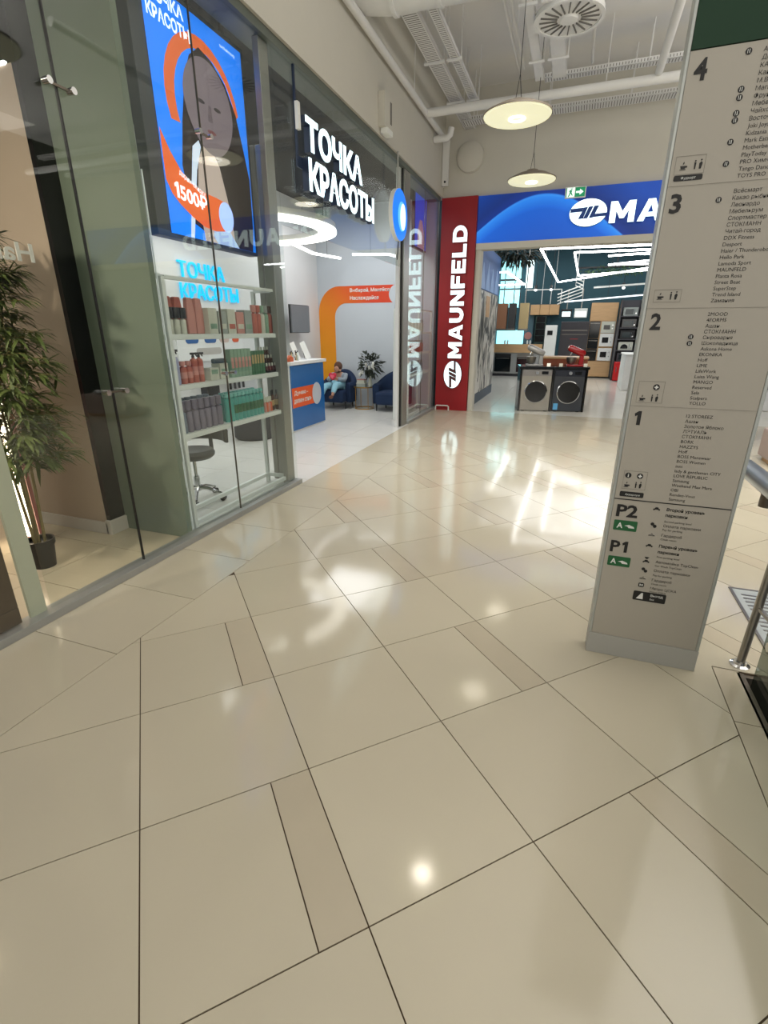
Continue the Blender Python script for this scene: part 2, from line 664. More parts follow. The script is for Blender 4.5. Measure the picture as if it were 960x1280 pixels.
# lower level seen through the balustrade
S('floor', MB().box(0.965, -1.5, -1.3, 6.4, 2.5, -1.2), m_opp)
S('trim', MB().box(0.955, -1.5, -0.9, 0.985, 2.52, 0.0), m_alud)
S('trim', MB().box(0.985, 2.5, -0.9, 6.4, 2.53, -0.01), m_alud)

# ================================================================== SHELL
# bulkhead above the shopfronts, back wall over the appliance shop, ceiling
S('wall_left', MB().box(-2.95, -1.5, 3.97, -2.69, 10.75, 5.6), m_wall)
S('trim', MB().box(-2.96, -1.5, 3.90, -2.72, 10.5, 3.97), M('trim_green_grey', '#5c635b', 0.5))
S('wall_back', MB().box(-2.69, 10.58, 3.95, 6.4, 10.75, 5.6), m_wall)
S('ceiling', MB().box(-2.95, -4.5, 5.6, 7.0, 10.75, 5.7), m_ceil)
S('wall_right', MB().box(6.4, -4.5, -1.3, 6.5, 10.75, 5.6), m_opp)
# beauty salon
S('wall_left', MB().box(-5.6, 3.0, 0, -5.45, 10.75, 4.0), m_white)
S('wall_back', MB().box(-5.45, 10.6, 0, -2.8, 10.75, 4.0), m_greywall)
S('ceiling', MB().box(-5.6, 3.0, 4.0, -2.95, 10.75, 4.1), m_dark)
# partition between the salons and the tall column in the hair salon
S('wall_partition', MB().box(-5.45, 2.95, 0, -2.80, 3.0, 4.0), m_partition)
S('wall_hair', MB().box(-7.0, -1.5, 0, -6.9, 3.0, 4.0), m_beige)
S('ceiling', MB().box(-7.0, -1.5, 3.9, -2.95, 3.0, 4.0), m_dark)
hc = T('feature_wall', 'tall beige wall slab with pale skirting standing inside the hair salon, black on its right edge', 'wall', (-4.6, 2.87, 0))
B(MB().box(-6.5, 2.80, 0, -3.50, 2.94, 3.17), 'panel', m_beige, hc)
B(MB().box(-3.50, 2.80, 0.12, -3.46, 2.95, 3.9), 'edge_panel', m_gblack, hc)
B(MB().box(-6.5, 2.82, 3.17, -3.50, 2.94, 3.9), 'upper_panel', m_gblack, hc)
B(MB().box(-6.5, 2.780, 0, -3.48, 2.80, 0.10).box(-3.5, 2.78, 0, -3.44, 2.95, 0.12), 'skirting', m_skirt, hc, bevel=0.003)
B(MB().box(-6.5, 2.79, 3.165, -3.55, 2.81, 3.185), 'light_strip', m_lensE, hc)
# appliance shop shell
S('wall_left', MB().box(-2.95, 10.75, 0, -2.85, 20.5, 4.5), m_teal)
S('wall_back', MB().box(-2.95, 20.2, 0, 7.0, 20.4, 4.5), m_teal)
S('ceiling', MB().box(-2.95, 10.75, 4.4, 7.0, 20.5, 4.5), m_dark)
S('wall_right', MB().box(6.9, 10.56, 0, 7.0, 20.5, 4.5), m_white)

# ================================================================== SHOPFRONT GLAZING
GX = -2.75
sf = T('shopfront', 'frameless floor to ceiling glass shopfront along the left side of the corridor', 'shopfront', (GX, 3.0, 0))
B(MB().box(-2.80, -1.5, 0.0, -2.69, 4.66, 0.05), 'plinth', m_plinth, sf, bevel=0.003)
B(MB().box(-2.80, 8.62, 0.0, -2.69, 10.5, 0.05), 'plinth', m_plinth, sf, bevel=0.003)
for a, b in ((1.72, 2.425), (2.435, 3.595), (3.605, 4.66), (8.66, 9.55), (9.56, 10.5)):
    B(MB().box(GX - 0.005, a, 0.05, GX + 0.005, b, 3.92), 'pane', m_glass, sf)
B(MB().box(GX - 0.005, 4.665, 2.55, GX + 0.005, 8.2, 3.92), 'pane', m_glass, sf)
B(MB().box(GX - 0.007, 2.425, 0.05, GX + 0.007, 2.435, 3.92), 'joint', m_black, sf)
B(MB().box(GX - 0.007, 3.597, 0.05, GX + 0.007, 3.603, 3.92), 'joint', m_alud, sf)
B(MB().box(GX - 0.006, 9.552, 0.05, GX + 0.006, 9.558, 3.92), 'joint', m_alud, sf)
for (yy, zz) in ((2.36, 1.24), (2.50, 1.24), (2.36, 2.82), (2.50, 2.82), (3.54, 1.27), (3.66, 1.27), (3.54, 2.95), (3.66, 2.95), (8.72, 1.27)):
    B(MB().tube([(GX + 0.005, yy, zz), (GX + 0.05, yy, zz)], [0.016, 0.018], 12), 'clamp', m_chrome, sf, smooth=True)
for yy, zz in ((2.43, 1.24), (2.43, 2.82), (3.6, 1.27), (3.6, 2.95)):
    B(MB().bar((GX + 0.02, yy - 0.07, zz), (GX + 0.02, yy + 0.07, zz), 0.012, 0.012), 'bracket', m_alud, sf)
# slim metal posts
B(MB().box(-2.83, 4.50, 0.0, -2.77, 4.64, 3.9), 'post', m_alu, sf, bevel=0.004)
B(MB().box(-2.83, 8.22, 0.0, -2.775, 8.30, 3.9), 'post', M('white_post', '#d7d8d8', 0.5), sf, bevel=0.004)
B(MB().box(-2.81, 8.34, 0.0, -2.73, 8.62, 3.9), 'post', m_alu, sf, bevel=0.004)
B(MB().box(-2.79, 8.30, 0.0, -2.75, 8.34, 3.9), 'post', m_black, sf)
fs_ = T('folded_doors', 'stack of folded grey glass door leaves beside the reception desk side of the display case', 'door', (-2.95, 4.67, 0))
for k in range(3):
    B(MB().box(-3.04 + 0.07 * k, 4.645, 0.02, -2.985 + 0.07 * k, 4.70, 3.2), 'door_leaf', m_alu, fs_, bevel=0.004)

# hair salon post and metal-framed door at the far left
S('trim', MB().box(-2.775, 1.60, 0.05, -2.755, 1.695, 3.9), M('greenish_post', '#aeb39c', 0.55))
dr = T('door', 'bronze metal framed glass door leaf with wide bottom rail at the salon entrance', 'door', (-2.76, 1.1, 0))
B(MB().box(-2.78, -0.1, 0.06, -2.74, 1.54, 0.16).box(-2.78, 1.44, 0.16, -2.74, 1.54, 3.2).box(-2.78, -0.1, 0.16, -2.74, 0.0, 3.2), 'frame', m_alud, dr, bevel=0.004)
B(MB().box(-2.765, 0.0, 0.16, -2.755, 1.44, 3.2), 'pane', glass('smoked_glass', (0.42, 0.40, 0.36, 1)), dr)
B(MB().box(-2.78, 1.545, 0.06, -2.77, 1.55, 3.2), 'seal', m_gold, dr)

# ---- signs on the salon front
sg = T('shop_sign', 'white illuminated raised shop name letters on the glass front above the salon entrance', 'sign', (-2.70, 5.9, 2.93))
for word, y0, y1, z0, z1, sl in (('ТОЧКА', 5.07, 6.47, 3.25, 3.53, 0), ('КРАСОТЫ', 5.10, 6.85, 2.91, 3.20, 0)):
    for bodyw, mt, dep, off in (('side', m_letterC, 0.07, -0.035), ('face', m_letterE, 0.006, 0.036)):
        mb = MB()
        text(mb, word, (-2.70 + off, y0, z0), Y, Z, 1, width=y1 - y0, bold=0.035 if bodyw == 'face' else 0.045, depth=dep, capfit=z1 - z0, res=4)
        B(mb, 'letter_' + bodyw, mt, sg)
B(MB().box(-2.745, 5.0, 3.1, -2.735, 6.9, 3.2).bar((-2.74, 5.02, 3.2), (-2.74, 5.02, 3.9), 0.02, 0.02), 'rail', m_letterC, sg)
B(MB().box(-2.735, 5.0, 3.40, -2.70, 5.05, 3.62), 'cable_box', m_bwhite, sg, bevel=0.004)

rs = T('round_sign', 'round blue illuminated sign with a white oval hanging in front of the glass', 'sign', (-2.6, 7.74, 3.17))


def ell(n, a, b, cx=0, cy=0, t0=0, t1=2 * PI):
    return [(cx + a * math.cos(t0 + (t1 - t0) * k / n), cy + b * math.sin(t0 + (t1 - t0) * k / n)) for k in range(n if abs(t1 - t0) > 6.28 else n + 1)]


B(MB().prism(ell(40, 0.33, 0.33), (-2.66, 7.74, 3.17), Y, Z, 0.06), 'body', m_bwhite, rs, smooth=True)
B(MB().prism(ell(40, 0.325, 0.325), (-2.60, 7.74, 3.17), Y, Z, 0.006), 'face', M('disc_blue', '#1676f0', 0.4, emit=0.9), rs)
B(MB().prism(ell(30, 0.17, 0.19, 0.06, -0.01), (-2.593, 7.74, 3.17), Y, Z, 0.004), 'oval', M('disc_pale', '#5fb6fa', 0.4, emit=0.9), rs)
B(MB().prism(ell(30, 0.12, 0.17, 0.10, -0.01), (-2.588, 7.74, 3.17), Y, Z, 0.004), 'oval', M('disc_white', '#d9f3ff', 0.4, emit=1.1), rs)
B(MB().tube([(-2.64, 7.74, 3.49), (-2.64, 7.74, 3.95)], 0.012, 8), 'rod', m_alu, rs)
B(MB().tube([(-2.64, 7.8, 2.86), (-2.66, 7.8, 2.6)], 0.008, 6), 'cable', m_black, rs)

# ---- backlit advertising screen behind the glass
sc_ = T('advertising_screen', 'tall backlit blue advertising lightbox with a dark-haired woman and an orange ribbon', 'lightbox', (-3.04, 4.0, 2.3))
SX = -3.0
B(MB().box(-3.10, 3.32, 2.28, -3.005, 4.61, 3.88), 'case', M('screen_case', '#4a4f50', 0.5), sc_, bevel=0.006)


def em(name, col, e=0.85):
    return M(name, col, 0.35, noise=0.03, emit=e)


def flat(pts, lay, name, mat, dy=0, dz=0):
    mb = MB()
    mb.prism([(p[0], p[1]) for p in pts], (SX + 0.0015 * lay, 0, 0), Y, Z, 0.0012)
    return B(mb, name, mat, sc_)


flat([(3.45, 2.31), (4.57, 2.31), (4.57, 3.84), (3.45, 3.84)], 0, 'background_print', em('ad_blue', '#0a78ee', 0.95))
# orange arc around the head
arc = [(3.63, 2.80)] + [(4.02 + 0.45 * math.cos(t), 3.25 + 0.47 * math.sin(t)) for t in [PI * 1.12 - k * PI * 1.05 / 16 for k in range(17)]]
arc += [(4.05 + 0.38 * math.cos(t), 3.23 + 0.41 * math.sin(t)) for t in [PI * 0.07 + k * PI * 1.05 / 16 for k in range(17)]]
flat(arc[1:], 1, 'arc_print', em('ad_orange', '#d8632e', 0.7))
# dark hair, shoulders
flat([(3.80, 3.40), (3.88, 3.56), (4.0, 3.65), (4.14, 3.62), (4.30, 3.52), (4.42, 3.35), (4.50, 3.10), (4.555, 2.9), (4.55, 2.5), (4.52, 2.31), (4.05, 2.31), (3.72, 2.42), (3.66, 2.80), (3.72, 3.1)], 2, 'hair_print', em('ad_hair', '#2b211e', 0.35))
flat([(3.84, 2.31), (4.25, 2.31), (4.22, 2.58), (4.12, 2.90), (4.05, 2.98), (3.94, 3.0), (3.86, 2.9), (3.80, 2.6)], 3, 'neck_print', em('ad_skin', '#b8a79e', 0.6))
flat([(3.66, 2.31), (3.70, 2.31), (3.82, 2.80), (3.90, 2.98), (3.88, 3.02), (3.80, 2.96), (3.74, 2.7)], 4, 'robe_print', em('ad_robe', '#cfdcf2', 0.7))
flat([(4.06, 2.66), (4.10, 2.5), (4.30, 2.31), (4.0, 2.31), (3.95, 2.36), (3.99, 2.5)], 4, 'robe_print', em('ad_robe2', '#9db6dd', 0.7))
fpts = [(4.06 + 0.30 * math.cos(t) * (1 - 0.10 * (math.sin(t) < 0) * abs(math.sin(t))), 3.28 + 0.32 * math.sin(t)) for t in [2 * PI * k / 36 for k in range(36)]]
flat(fpts, 5, 'face_print', em('ad_face', '#7a6d74', 0.5))
for sx in (-0.10, 0.10):
    flat([(4.06 + sx + 0.045 * math.cos(t), 3.30 + 0.014 * math.sin(t)) for t in [2 * PI * k / 12 for k in range(12)]], 6, 'eye_print', em('ad_eye%s' % sx, '#3b3238', 0.3))
flat([(4.06 + 0.055 * math.cos(t), 3.12 + 0.014 * math.sin(t)) for t in [2 * PI * k / 12 for k in range(12)]], 6, 'mouth_print', em('ad_mouth', '#7a4446', 0.4))
flat([(4.045, 3.30), (4.075, 3.30), (4.09, 3.19), (4.03, 3.19)], 6, 'nose_print', em('ad_nose', '#6c5f66', 0.4))
# ribbon with the price
top = [(3.452, 2.98), (3.53, 2.86), (3.63, 2.75), (3.74, 2.69), (3.88, 2.66), (4.03, 2.655), (4.15, 2.64)]
bot = [(4.12, 2.42), (3.98, 2.40), (3.84, 2.41), (3.70, 2.46), (3.58, 2.52), (3.50, 2.58), (3.452, 2.66)]
flat(top + bot, 7, 'ribbon_print', em('ad_ribbon', '#e0601e', 0.75))
flat([(4.14 + 0.10 * math.cos(t), 2.53 + 0.115 * math.sin(t)) for t in [2 * PI * k / 24 for k in range(24)]], 8, 'disc_print', em('ad_disc', '#a9c4ff', 0.9))
mb = MB()
dirn = Vector((0, 1, -0.13)).normalized()
block_text(mb, '1', (SX + 0.014, 3.53, 2.565), Vector((0, 1, -0.10)), Z, 0.045, 0.105, 0.001)
text(mb, '500₽', (SX + 0.014, 3.585, 2.555), Vector((0, 1, -0.10)), Z, 1, width=0.31, bold=0.025, depth=0.001, capfit=0.105)
text(mb, 'ТОЧКА', (SX + 0.0025, 3.52, 3.74), Y, Z, 1, width=0.34, bold=0.03, depth=0.001, capfit=0.085)
text(mb, 'КРАСОТЫ', (SX + 0.0025, 3.48, 3.63), Y, Z, 1, width=0.43, bold=0.03, depth=0.001, capfit=0.085)
text(mb, 'дарим скидку', (SX + 0.014, 3.60, 2.715), Vector((0, 1, -0.35)), Z, 1, width=0.3, bold=0.01, depth=0.001, capfit=0.04)
text(mb, 'tochkakrasoty', (SX + 0.0025, 4.28, 3.76), Y, Z, 1, width=0.2, bold=0.0, depth=0.001, capfit=0.03)
B(mb, 'lettering', em('ad_white', '#eef7ff', 1.0), sc_)
for yb_ in (3.6, 4.4):
    B(MB().bar((-3.05, yb_, 3.88), (-3.05, yb_, 4.0), 0.03, 0.03), 'bracket', m_alud, sc_)

# reversed pale lettering set just inside the hair salon glass
B(text(MB(), 'Hair', (-2.765, 2.11, 1.945), -Y, Z, 1, width=0.26, bold=0.02, depth=0.003, capfit=0.09), 'mirrored_lettering', M('pale_letter', '#b9b4a8', 0.5, emit=0.25),
  label='pale mirrored lettering just inside the hair salon glass', cat='lettering')

# ================================================================== NEON NAME, RING, LIGHT LINES IN THE SALON
ns = T('neon_sign', 'cyan glowing shop name letters on the white salon wall', 'sign', (-5.44, 6.9, 2.0))
mb = MB()
text(mb, 'ТОЧКА', (-5.44, 6.27, 2.33), Y, Z, 1, width=1.04, bold=0.006, depth=0.025, capfit=0.22)
text(mb, 'КРАСОТЫ', (-5.44, 6.27, 2.04), Y, Z, 1, width=1.36, bold=0.004, depth=0.025, capfit=0.22)
B(mb, 'letters', m_neon, ns)

rl = T('ring_light', 'large white circular ring light hanging from the salon ceiling', 'lamp', (-4.1, 6.2, 2.8))


def ring(c, r0, r1, z0, z1, n=48):
    mb = MB()
    vs = []
    for (r, z) in ((r0, z0), (r1, z0), (r1, z1), (r0, z1)):
        for k in range(n):
            t = 2 * PI * k / n
            vs.append((c[0] + r * math.cos(t), c[1] + r * math.sin(t), z))
    fs = []
    for q in range(4):
        for k in range(n):
            k2 = (k + 1) % n
            a, b = q * n, ((q + 1) % 4) * n
            fs.append((a + k, b + k, b + k2, a + k2))
    return mb.add(vs, fs)


B(ring((-4.1, 6.2), 0.87, 1.08, 2.83, 2.90), 'housing', m_bwhite, rl, smooth=True)
B(ring((-4.1, 6.2), 0.86, 1.09, 2.80, 2.83), 'diffuser', m_ringE, rl, smooth=True)
for k in range(4):
    t = PI / 4 + k * PI / 2
    B(MB().tube([(-4.1 + 0.97 * math.cos(t), 6.2 + 0.97 * math.sin(t), 2.9), (-4.1 + 0.97 * math.cos(t), 6.2 + 0.97 * math.sin(t), 3.995)], 0.004, 5), 'cable', m_black, rl)
for lab, pts in (('white angular light line hanging in the salon beside the hanging ring light', [(-4.75, 8.4, 3.0), (-4.95, 9.5, 3.0), (-4.75, 10.3, 3.0)]),
                 ('white V-shaped light line under the ceiling above the seating corner', [(-4.30, 9.9, 3.0), (-3.62, 10.1, 3.0), (-3.30, 10.45, 2.92)]),
                 ('short white light line hanging behind the neon shop name', [(-5.0, 7.6, 3.05), (-4.55, 8.35, 3.05)])):
    t_ = T('light_line', lab, 'lamp', pts[0])
    for a, b in zip(pts, pts[1:]):
        B(MB().bar(a, b, 0.05, 0.035), 'diffuser', m_lineE, t_)
        B(MB().tube([Vector(a).lerp(Vector(b), 0.5), Vector(a).lerp(Vector(b), 0.5) + Vector((0, 0, 3.995 - a[2]))], 0.003, 5), 'cable', m_black, t_)

# orange arch printed band on the back wall
ar = T('wall_band', 'orange arched ribbon decal with white slogan on the grey salon wall', 'decal', (-4.5, 10.6, 1.2))
yw = 10.597
seg = []
outer = [(-5.44, 0.3), (-5.44, 1.95)] + [(-4.94 - 0.50 * math.cos(t), 1.97 + 0.53 * math.sin(t)) for t in [PI / 2 * k / 10 for k in range(11)]]
inner = [(-4.78 - 0.27 * math.cos(t), 1.87 + 0.29 * math.sin(t)) for t in [PI / 2 * k / 10 for k in range(10, -1, -1)]] + [(-5.05, 0.3)]


def arch_mat():
    m = bpy.data.materials.new('arch_print')
    m.use_nodes = True
    nt = m.node_tree
    b = nt.nodes['Principled BSDF']
    tc = nt.nodes.new('ShaderNodeTexCoord')
    sp = nt.nodes.new('ShaderNodeSeparateXYZ')
    nt.links.new(tc.outputs['Object'], sp.inputs[0])
    a = nt.nodes.new('ShaderNodeMath')
    a.operation = 'ADD'
    nt.links.new(sp.outputs[0], a.inputs[0])
    nt.links.new(sp.outputs[2], a.inputs[1])
    mr = nt.nodes.new('ShaderNodeMapRange')
    mr.inputs[1].default_value = -1.2
    mr.inputs[2].default_value = 1.3
    nt.links.new(a.outputs[0], mr.inputs[0])
    cr = nt.nodes.new('ShaderNodeValToRGB')
    cr.color_ramp.elements[0].color = srgb('#f0a214')
    cr.color_ramp.elements[1].color = srgb('#d8421c')
    e = cr.color_ramp.elements.new(0.5)
    e.color = srgb('#ea8a1a')
    nt.links.new(mr.outputs[0], cr.inputs[0])
    nt.links.new(cr.outputs[0], b.inputs['Base Color'])
    b.inputs['Roughness'].default_value = 0.6
    return m


B(MB().prism([(p[0], p[1]) for p in outer] + [(-3.62, 2.50), (-3.62, 2.16)] + inner, (0, yw, 0), X, Z, 0.002), 'ribbon', arch_mat(), ar)
B(MB().prism(ell(28, 0.19, 0.19, -3.60, 2.32), (0, yw - 0.003, 0), X, Z, 0.002), 'disc', m_greywall, ar)
mb = MB()
text(mb, 'Выбирай, Меняйся,', (-4.68, yw - 0.004, 2.36), X, Z, 1, width=0.93, bold=0.02, capfit=0.095)
text(mb, 'Наслаждайся', (-4.68, yw - 0.004, 2.21), X, Z, 1, width=0.66, bold=0.02, capfit=0.095)
B(mb, 'slogan', m_bwhite, ar)

# ================================================================== DISPLAY CASE
dc = T('display_case', 'white metal display shelving unit behind the salon glass, full of hair care products', 'shelf', (-2.95, 3.8, 0))
m_casew = M('case_white', '#d8ddd9', 0.45, noise=0.03)
XF, XB, Y0, Y1 = -2.80, -3.10, 3.05, 4.60
for (px_, py_) in ((XF, Y0), (XF, Y1), (XB, Y0), (XB, Y1)):
    sx = -0.035 if px_ == XF else 0.035
    sy = 0.035 if py_ == Y0 else -0.035
    B(MB().box(px_, py_, 0.0, px_ + sx, py_ + sy, 1.97), 'upright', m_casew, dc, bevel=0.002)
for z in (0.07, 1.955):
    B(MB().box(XF - 0.035, Y0 + .035, z, XF, Y1 - .035, z + (0.035 if z < 1 else 0.024)), 'rail', m_casew, dc)
    if z < 1:
        B(MB().box(XB, Y0 + .035, z, XB + 0.035, Y1 - .035, z + 0.035), 'rail', m_casew, dc)
    B(MB().box(XB + .035, Y0, z, XF - .035, Y0 + 0.035, z + 0.035).box(XB + .035, Y1 - 0.035, z, XF - .035, Y1, z + 0.035), 'rail', m_casew, dc)
SH = (0.83, 1.21, 1.58)
for z in SH:
    B(MB().box(XB + 0.002, Y0 + 0.002, z - 0.04, XF - 0.002, Y1 - 0.002, z), 'shelf_board', m_casew, dc, bevel=0.003)
B(MB().box(XF - 0.012, 3.018, 0.05, XF - 0.004, 3.026, 2.6), 'light_strip', M('strip_dim', '#dfe5e3', 0.4, emit=0.12), dc)


dc2 = dup(dc, (-2.95, 3.8 + 5.86, 0), label='second white display unit behind the fixed glass beside the red panel')
s2_ = T('advertising_screen', 'small far blue advertising screen behind the glass next to the red panel', 'lightbox', (-3.04, 10.0, 3.2))
B(MB().box(-3.06, 9.78, 3.05, -3.005, 10.56, 4.0), 'case', m_black, s2_)
B(MB().box(-3.005, 9.81, 3.08, -3.0, 10.53, 3.97), 'print', M('far_ad_blue', '#1a48c8', 0.4, emit=0.8), s2_)
B(MB().prism([(9.95, 3.08), (10.40, 3.08), (10.38, 3.35), (10.25, 3.55), (10.10, 3.55), (9.97, 3.35)], (-2.999, 0, 0), Y, Z, 0.001), 'figure', M('far_ad_pink', '#b98a9a', 0.4, emit=0.5), s2_)
B(MB().bar((-3.03, 10.1, 3.99), (-3.03, 10.1, 4.0), 0.03, 0.03), 'bracket', m_alud, s2_)


def bottle(name, label, group, x, y, z, r, h, mat, capm=None, neck=0.4, capr=0.55, caph=0.12, sx=1, sy=1, trig=False, labm=None):
    t = T(name, label, 'bottle', (x, y, z), 0, group)
    hb = h * (1 - caph)
    B(MB().lathe((x, y, z), [(r * 0.93, 0), (r, hb * 0.04), (r, hb * 0.86), (r * 0.8, hb * 0.93), (r * neck, hb * 0.96), (r * neck, hb)], 14, sx, sy), 'body', mat, t, smooth=True)
    if capm:
        if trig:
            B(MB().lathe((x, y, z + hb), [(r * 0.4, 0), (r * 0.4, h * 0.06), (r * 0.25, h * 0.07), (r * 0.25, h * 0.1)], 10).box(x - 0.012, y - 0.02, z + hb + h * 0.09, x + 0.012, y + 0.05, z + hb + h * 0.16).bar((x, y + 0.035, z + hb + h * 0.1), (x, y + 0.045, z + hb + h * 0.02), 0.01, 0.006), 'trigger', capm, t, smooth=False, bevel=0.002)
        else:
            B(MB().lathe((x, y, z + hb), [(r * capr, 0), (r * capr, h * caph * 0.9), (r * capr * 0.9, h * caph)], 12, sx, sy), 'cap', capm, t, smooth=True)
    if labm:
        B(MB().lathe((x, y, z + hb * 0.3), [(r * 1.012, 0), (r * 1.012, hb * 0.35)], 14, sx, sy), 'paper_label', labm, t, smooth=True)
    return t


pm = {k: M('product_' + k, c, r, noise=0.06) for k, c, r in (
    ('mauve', '#77707f', 0.35), ('greyblue', '#6d7886', 0.35), ('teal', '#4fa398', 0.35), ('tealcap', '#77bcb4', 0.4), ('coral', '#b0604f', 0.45),
    ('pink', '#c58a80', 0.5), ('lavender', '#a3a6c4', 0.4), ('sage', '#7f9d86', 0.5), ('green', '#3c6b48', 0.4), ('cream', '#c9cabb', 0.5), ('orange', '#cf6238', 0.4),
    ('amber', '#4b2f22', 0.25), ('darkred', '#5a1f22', 0.3), ('grey', '#9aa09a', 0.5), ('goldlab', '#b39a6a', 0.5))}
z = SH[0]
# lowest shelf
for k in range(7):
    yy = 3.14 + k * 0.075
    bottle('shampoo_bottle', 'mauve grey shampoo bottle in the front row of the lowest shelf', 'mauve shampoo bottles on the lowest shelf', -2.87, yy, z, 0.034, 0.25, pm['greyblue'] if k < 1 else pm['mauve'], pm['mauve'], capr=0.9, caph=0.3)
for k in range(6):
    yy = 3.18 + k * 0.075
    bottle('shampoo_bottle', 'pale mauve shampoo bottle in the back row of the lowest shelf', 'back row of mauve bottles', -2.96, yy, z, 0.032, 0.26, pm['mauve'], pm['greyblue'], capr=0.9, caph=0.3)
for k in range(10):
    yy = 3.70 + k * 0.059
    bottle('conditioner_bottle', 'teal conditioner bottle in the front row of the lowest shelf', 'teal bottles on the lowest shelf', -2.86, yy, z, 0.0275, 0.245, pm['teal'], pm['tealcap'], capr=0.9, caph=0.12, labm=pm['green'] if k > 1 else None)
for k in range(9):
    yy = 3.73 + k * 0.059
    bottle('conditioner_bottle', 'teal conditioner bottle in the back row of the lowest shelf', 'back row of teal bottles', -2.93, yy, z, 0.0275, 0.25, pm['teal'], pm['tealcap'], capr=0.9, caph=0.12)
for k in range(4):
    yy = 4.30 + k * 0.035
    bottle('oil_bottle', 'small clear bottle with orange lower half right of the teal bottles', 'small orange and clear bottles', -2.86, yy, z, 0.016, 0.15, pm['orange'] if k % 2 else pm['pink'], pm['cream'], capr=0.6, caph=0.35)
for k in range(3):
    yy = 4.30 + k * 0.04
    bottle('oil_bottle', 'small clear glass bottle behind the orange bottles', 'clear glass bottles behind', -2.92, yy, z, 0.018, 0.17, m_pglass, pm['cream'], capr=0.5, caph=0.2)
for k in range(3):
    bottle('spray_bottle', 'dark amber spray bottle at the right end of the lowest shelf', 'amber spray bottles', -2.87 - 0.02 * (k % 2), 4.445 + k * 0.048, z, 0.02, 0.2, pm['amber'], m_black, capr=0.5, caph=0.2, labm=pm['goldlab'])
for q, zz in enumerate(SH):
    for k in range(6):
        bottle('shampoo_bottle', ['grey blue', 'coral', 'pale'][q] + ' bottle on the second display unit beside the red panel', ['lower', 'middle', 'upper'][q] + ' bottles of the second display unit', -2.9, 9.05 + k * 0.2, zz, 0.035, 0.22, pm[['greyblue', 'coral', 'cream'][q]], pm['grey'], capr=0.8, caph=0.2)
# middle shelf
z = SH[1]
bottle('spray_bottle', 'lavender trigger spray bottle at the left end of the middle shelf', None, -2.87, 3.13, z, 0.04, 0.25, pm['lavender'], m_black, trig=True)
for k in range(4):
    bottle('serum_bottle', 'coral bottle without trigger next to the lavender spray' if k < 2 else 'coral bottle with black trigger on the middle shelf', 'coral bottles', -2.87, 3.22 + k * 0.067, z, 0.03, 0.17 if k < 2 else 0.24, pm['coral'], m_black if k > 1 else pm['pink'], trig=(k > 1), capr=0.8, caph=0.2, labm=pm['pink'])
for k in range(2):
    t = T('product_box', ['small pale box beside the coral bottles', 'white carton with dark window right of the coral bottles'][k], 'box', (-2.88, 3.55 + k * 0.13, z))
    B(MB().box(-2.93, 3.51 + k * 0.13, z, -2.84, 3.62 + k * 0.13, z + 0.10 + 0.03 * k), 'carton', pm['cream'], t, bevel=0.002)
    B(MB().box(-2.842, 3.525 + k * 0.13, z + 0.05, -2.838, 3.605 + k * 0.13, z + 0.085), 'print', pm['sage'], t)
t = T('hair_clipper', 'dark hair clipper lying on the pale cartons of the middle shelf', 'clipper', (-2.88, 3.62, z + 0.13))
B(MB().box(-2.90, 3.60, z + 0.131, -2.86, 3.75, z + 0.17), 'body', M('clipper_grey', '#4e5a60', 0.4), t, bevel=0.01)
B(MB().box(-2.895, 3.75, z + 0.135, -2.865, 3.775, z + 0.162), 'blade', m_chrome, t)
for k in range(6):
    t = T('product_box', 'tall slim sage green carton on the middle shelf', 'box', (-2.87, 3.82 + k * 0.052, z), 0, 'sage green cartons')
    B(MB().box(-2.90, 3.797 + k * 0.052, z, -2.84, 3.845 + k * 0.052, z + 0.24), 'carton', pm['sage'], t, bevel=0.002)
    B(MB().box(-2.841, 3.805 + k * 0.052, z + 0.08, -2.838, 3.837 + k * 0.052, z + 0.17), 'print', pm['pink'], t)
for k in range(5):
    t = T('product_box', 'tall slim dark green carton on the middle shelf', 'box', (-2.87, 4.13 + k * 0.044, z), 0, 'dark green cartons')
    B(MB().box(-2.90, 4.112 + k * 0.044, z, -2.84, 4.152 + k * 0.044, z + 0.215), 'carton', pm['green'], t, bevel=0.002)
    B(MB().box(-2.841, 4.118 + k * 0.044, z + 0.10, -2.838, 4.146 + k * 0.044, z + 0.18), 'print', pm['goldlab'], t)
rk = T('tester_rack', 'small stepped black rack at the right end of the middle shelf', 'rack', (-2.88, 4.45, z))
for k in range(3):
    B(MB().box(-2.84 - 0.04 * (k + 1), 4.36, z, -2.84 - 0.04 * k, 4.56, z + 0.02 + 0.075 * k), 'step', m_gblack, rk)
    for q in range(4):
        bottle('nail_bottle', ['tiny dark red bottle in the bottom row of the black rack', 'tiny dark bottle in the middle row of the black rack', 'tiny dark bottle in the top row of the black rack'][k],
               'bottles in row %d of the black rack' % (k + 1), -2.86 - 0.04 * k, 4.385 + q * 0.05, z + 0.02 + 0.075 * k, 0.016, 0.072, pm['darkred'] if k == 0 else pm['amber'], pm['cream'], capr=0.6, caph=0.4)
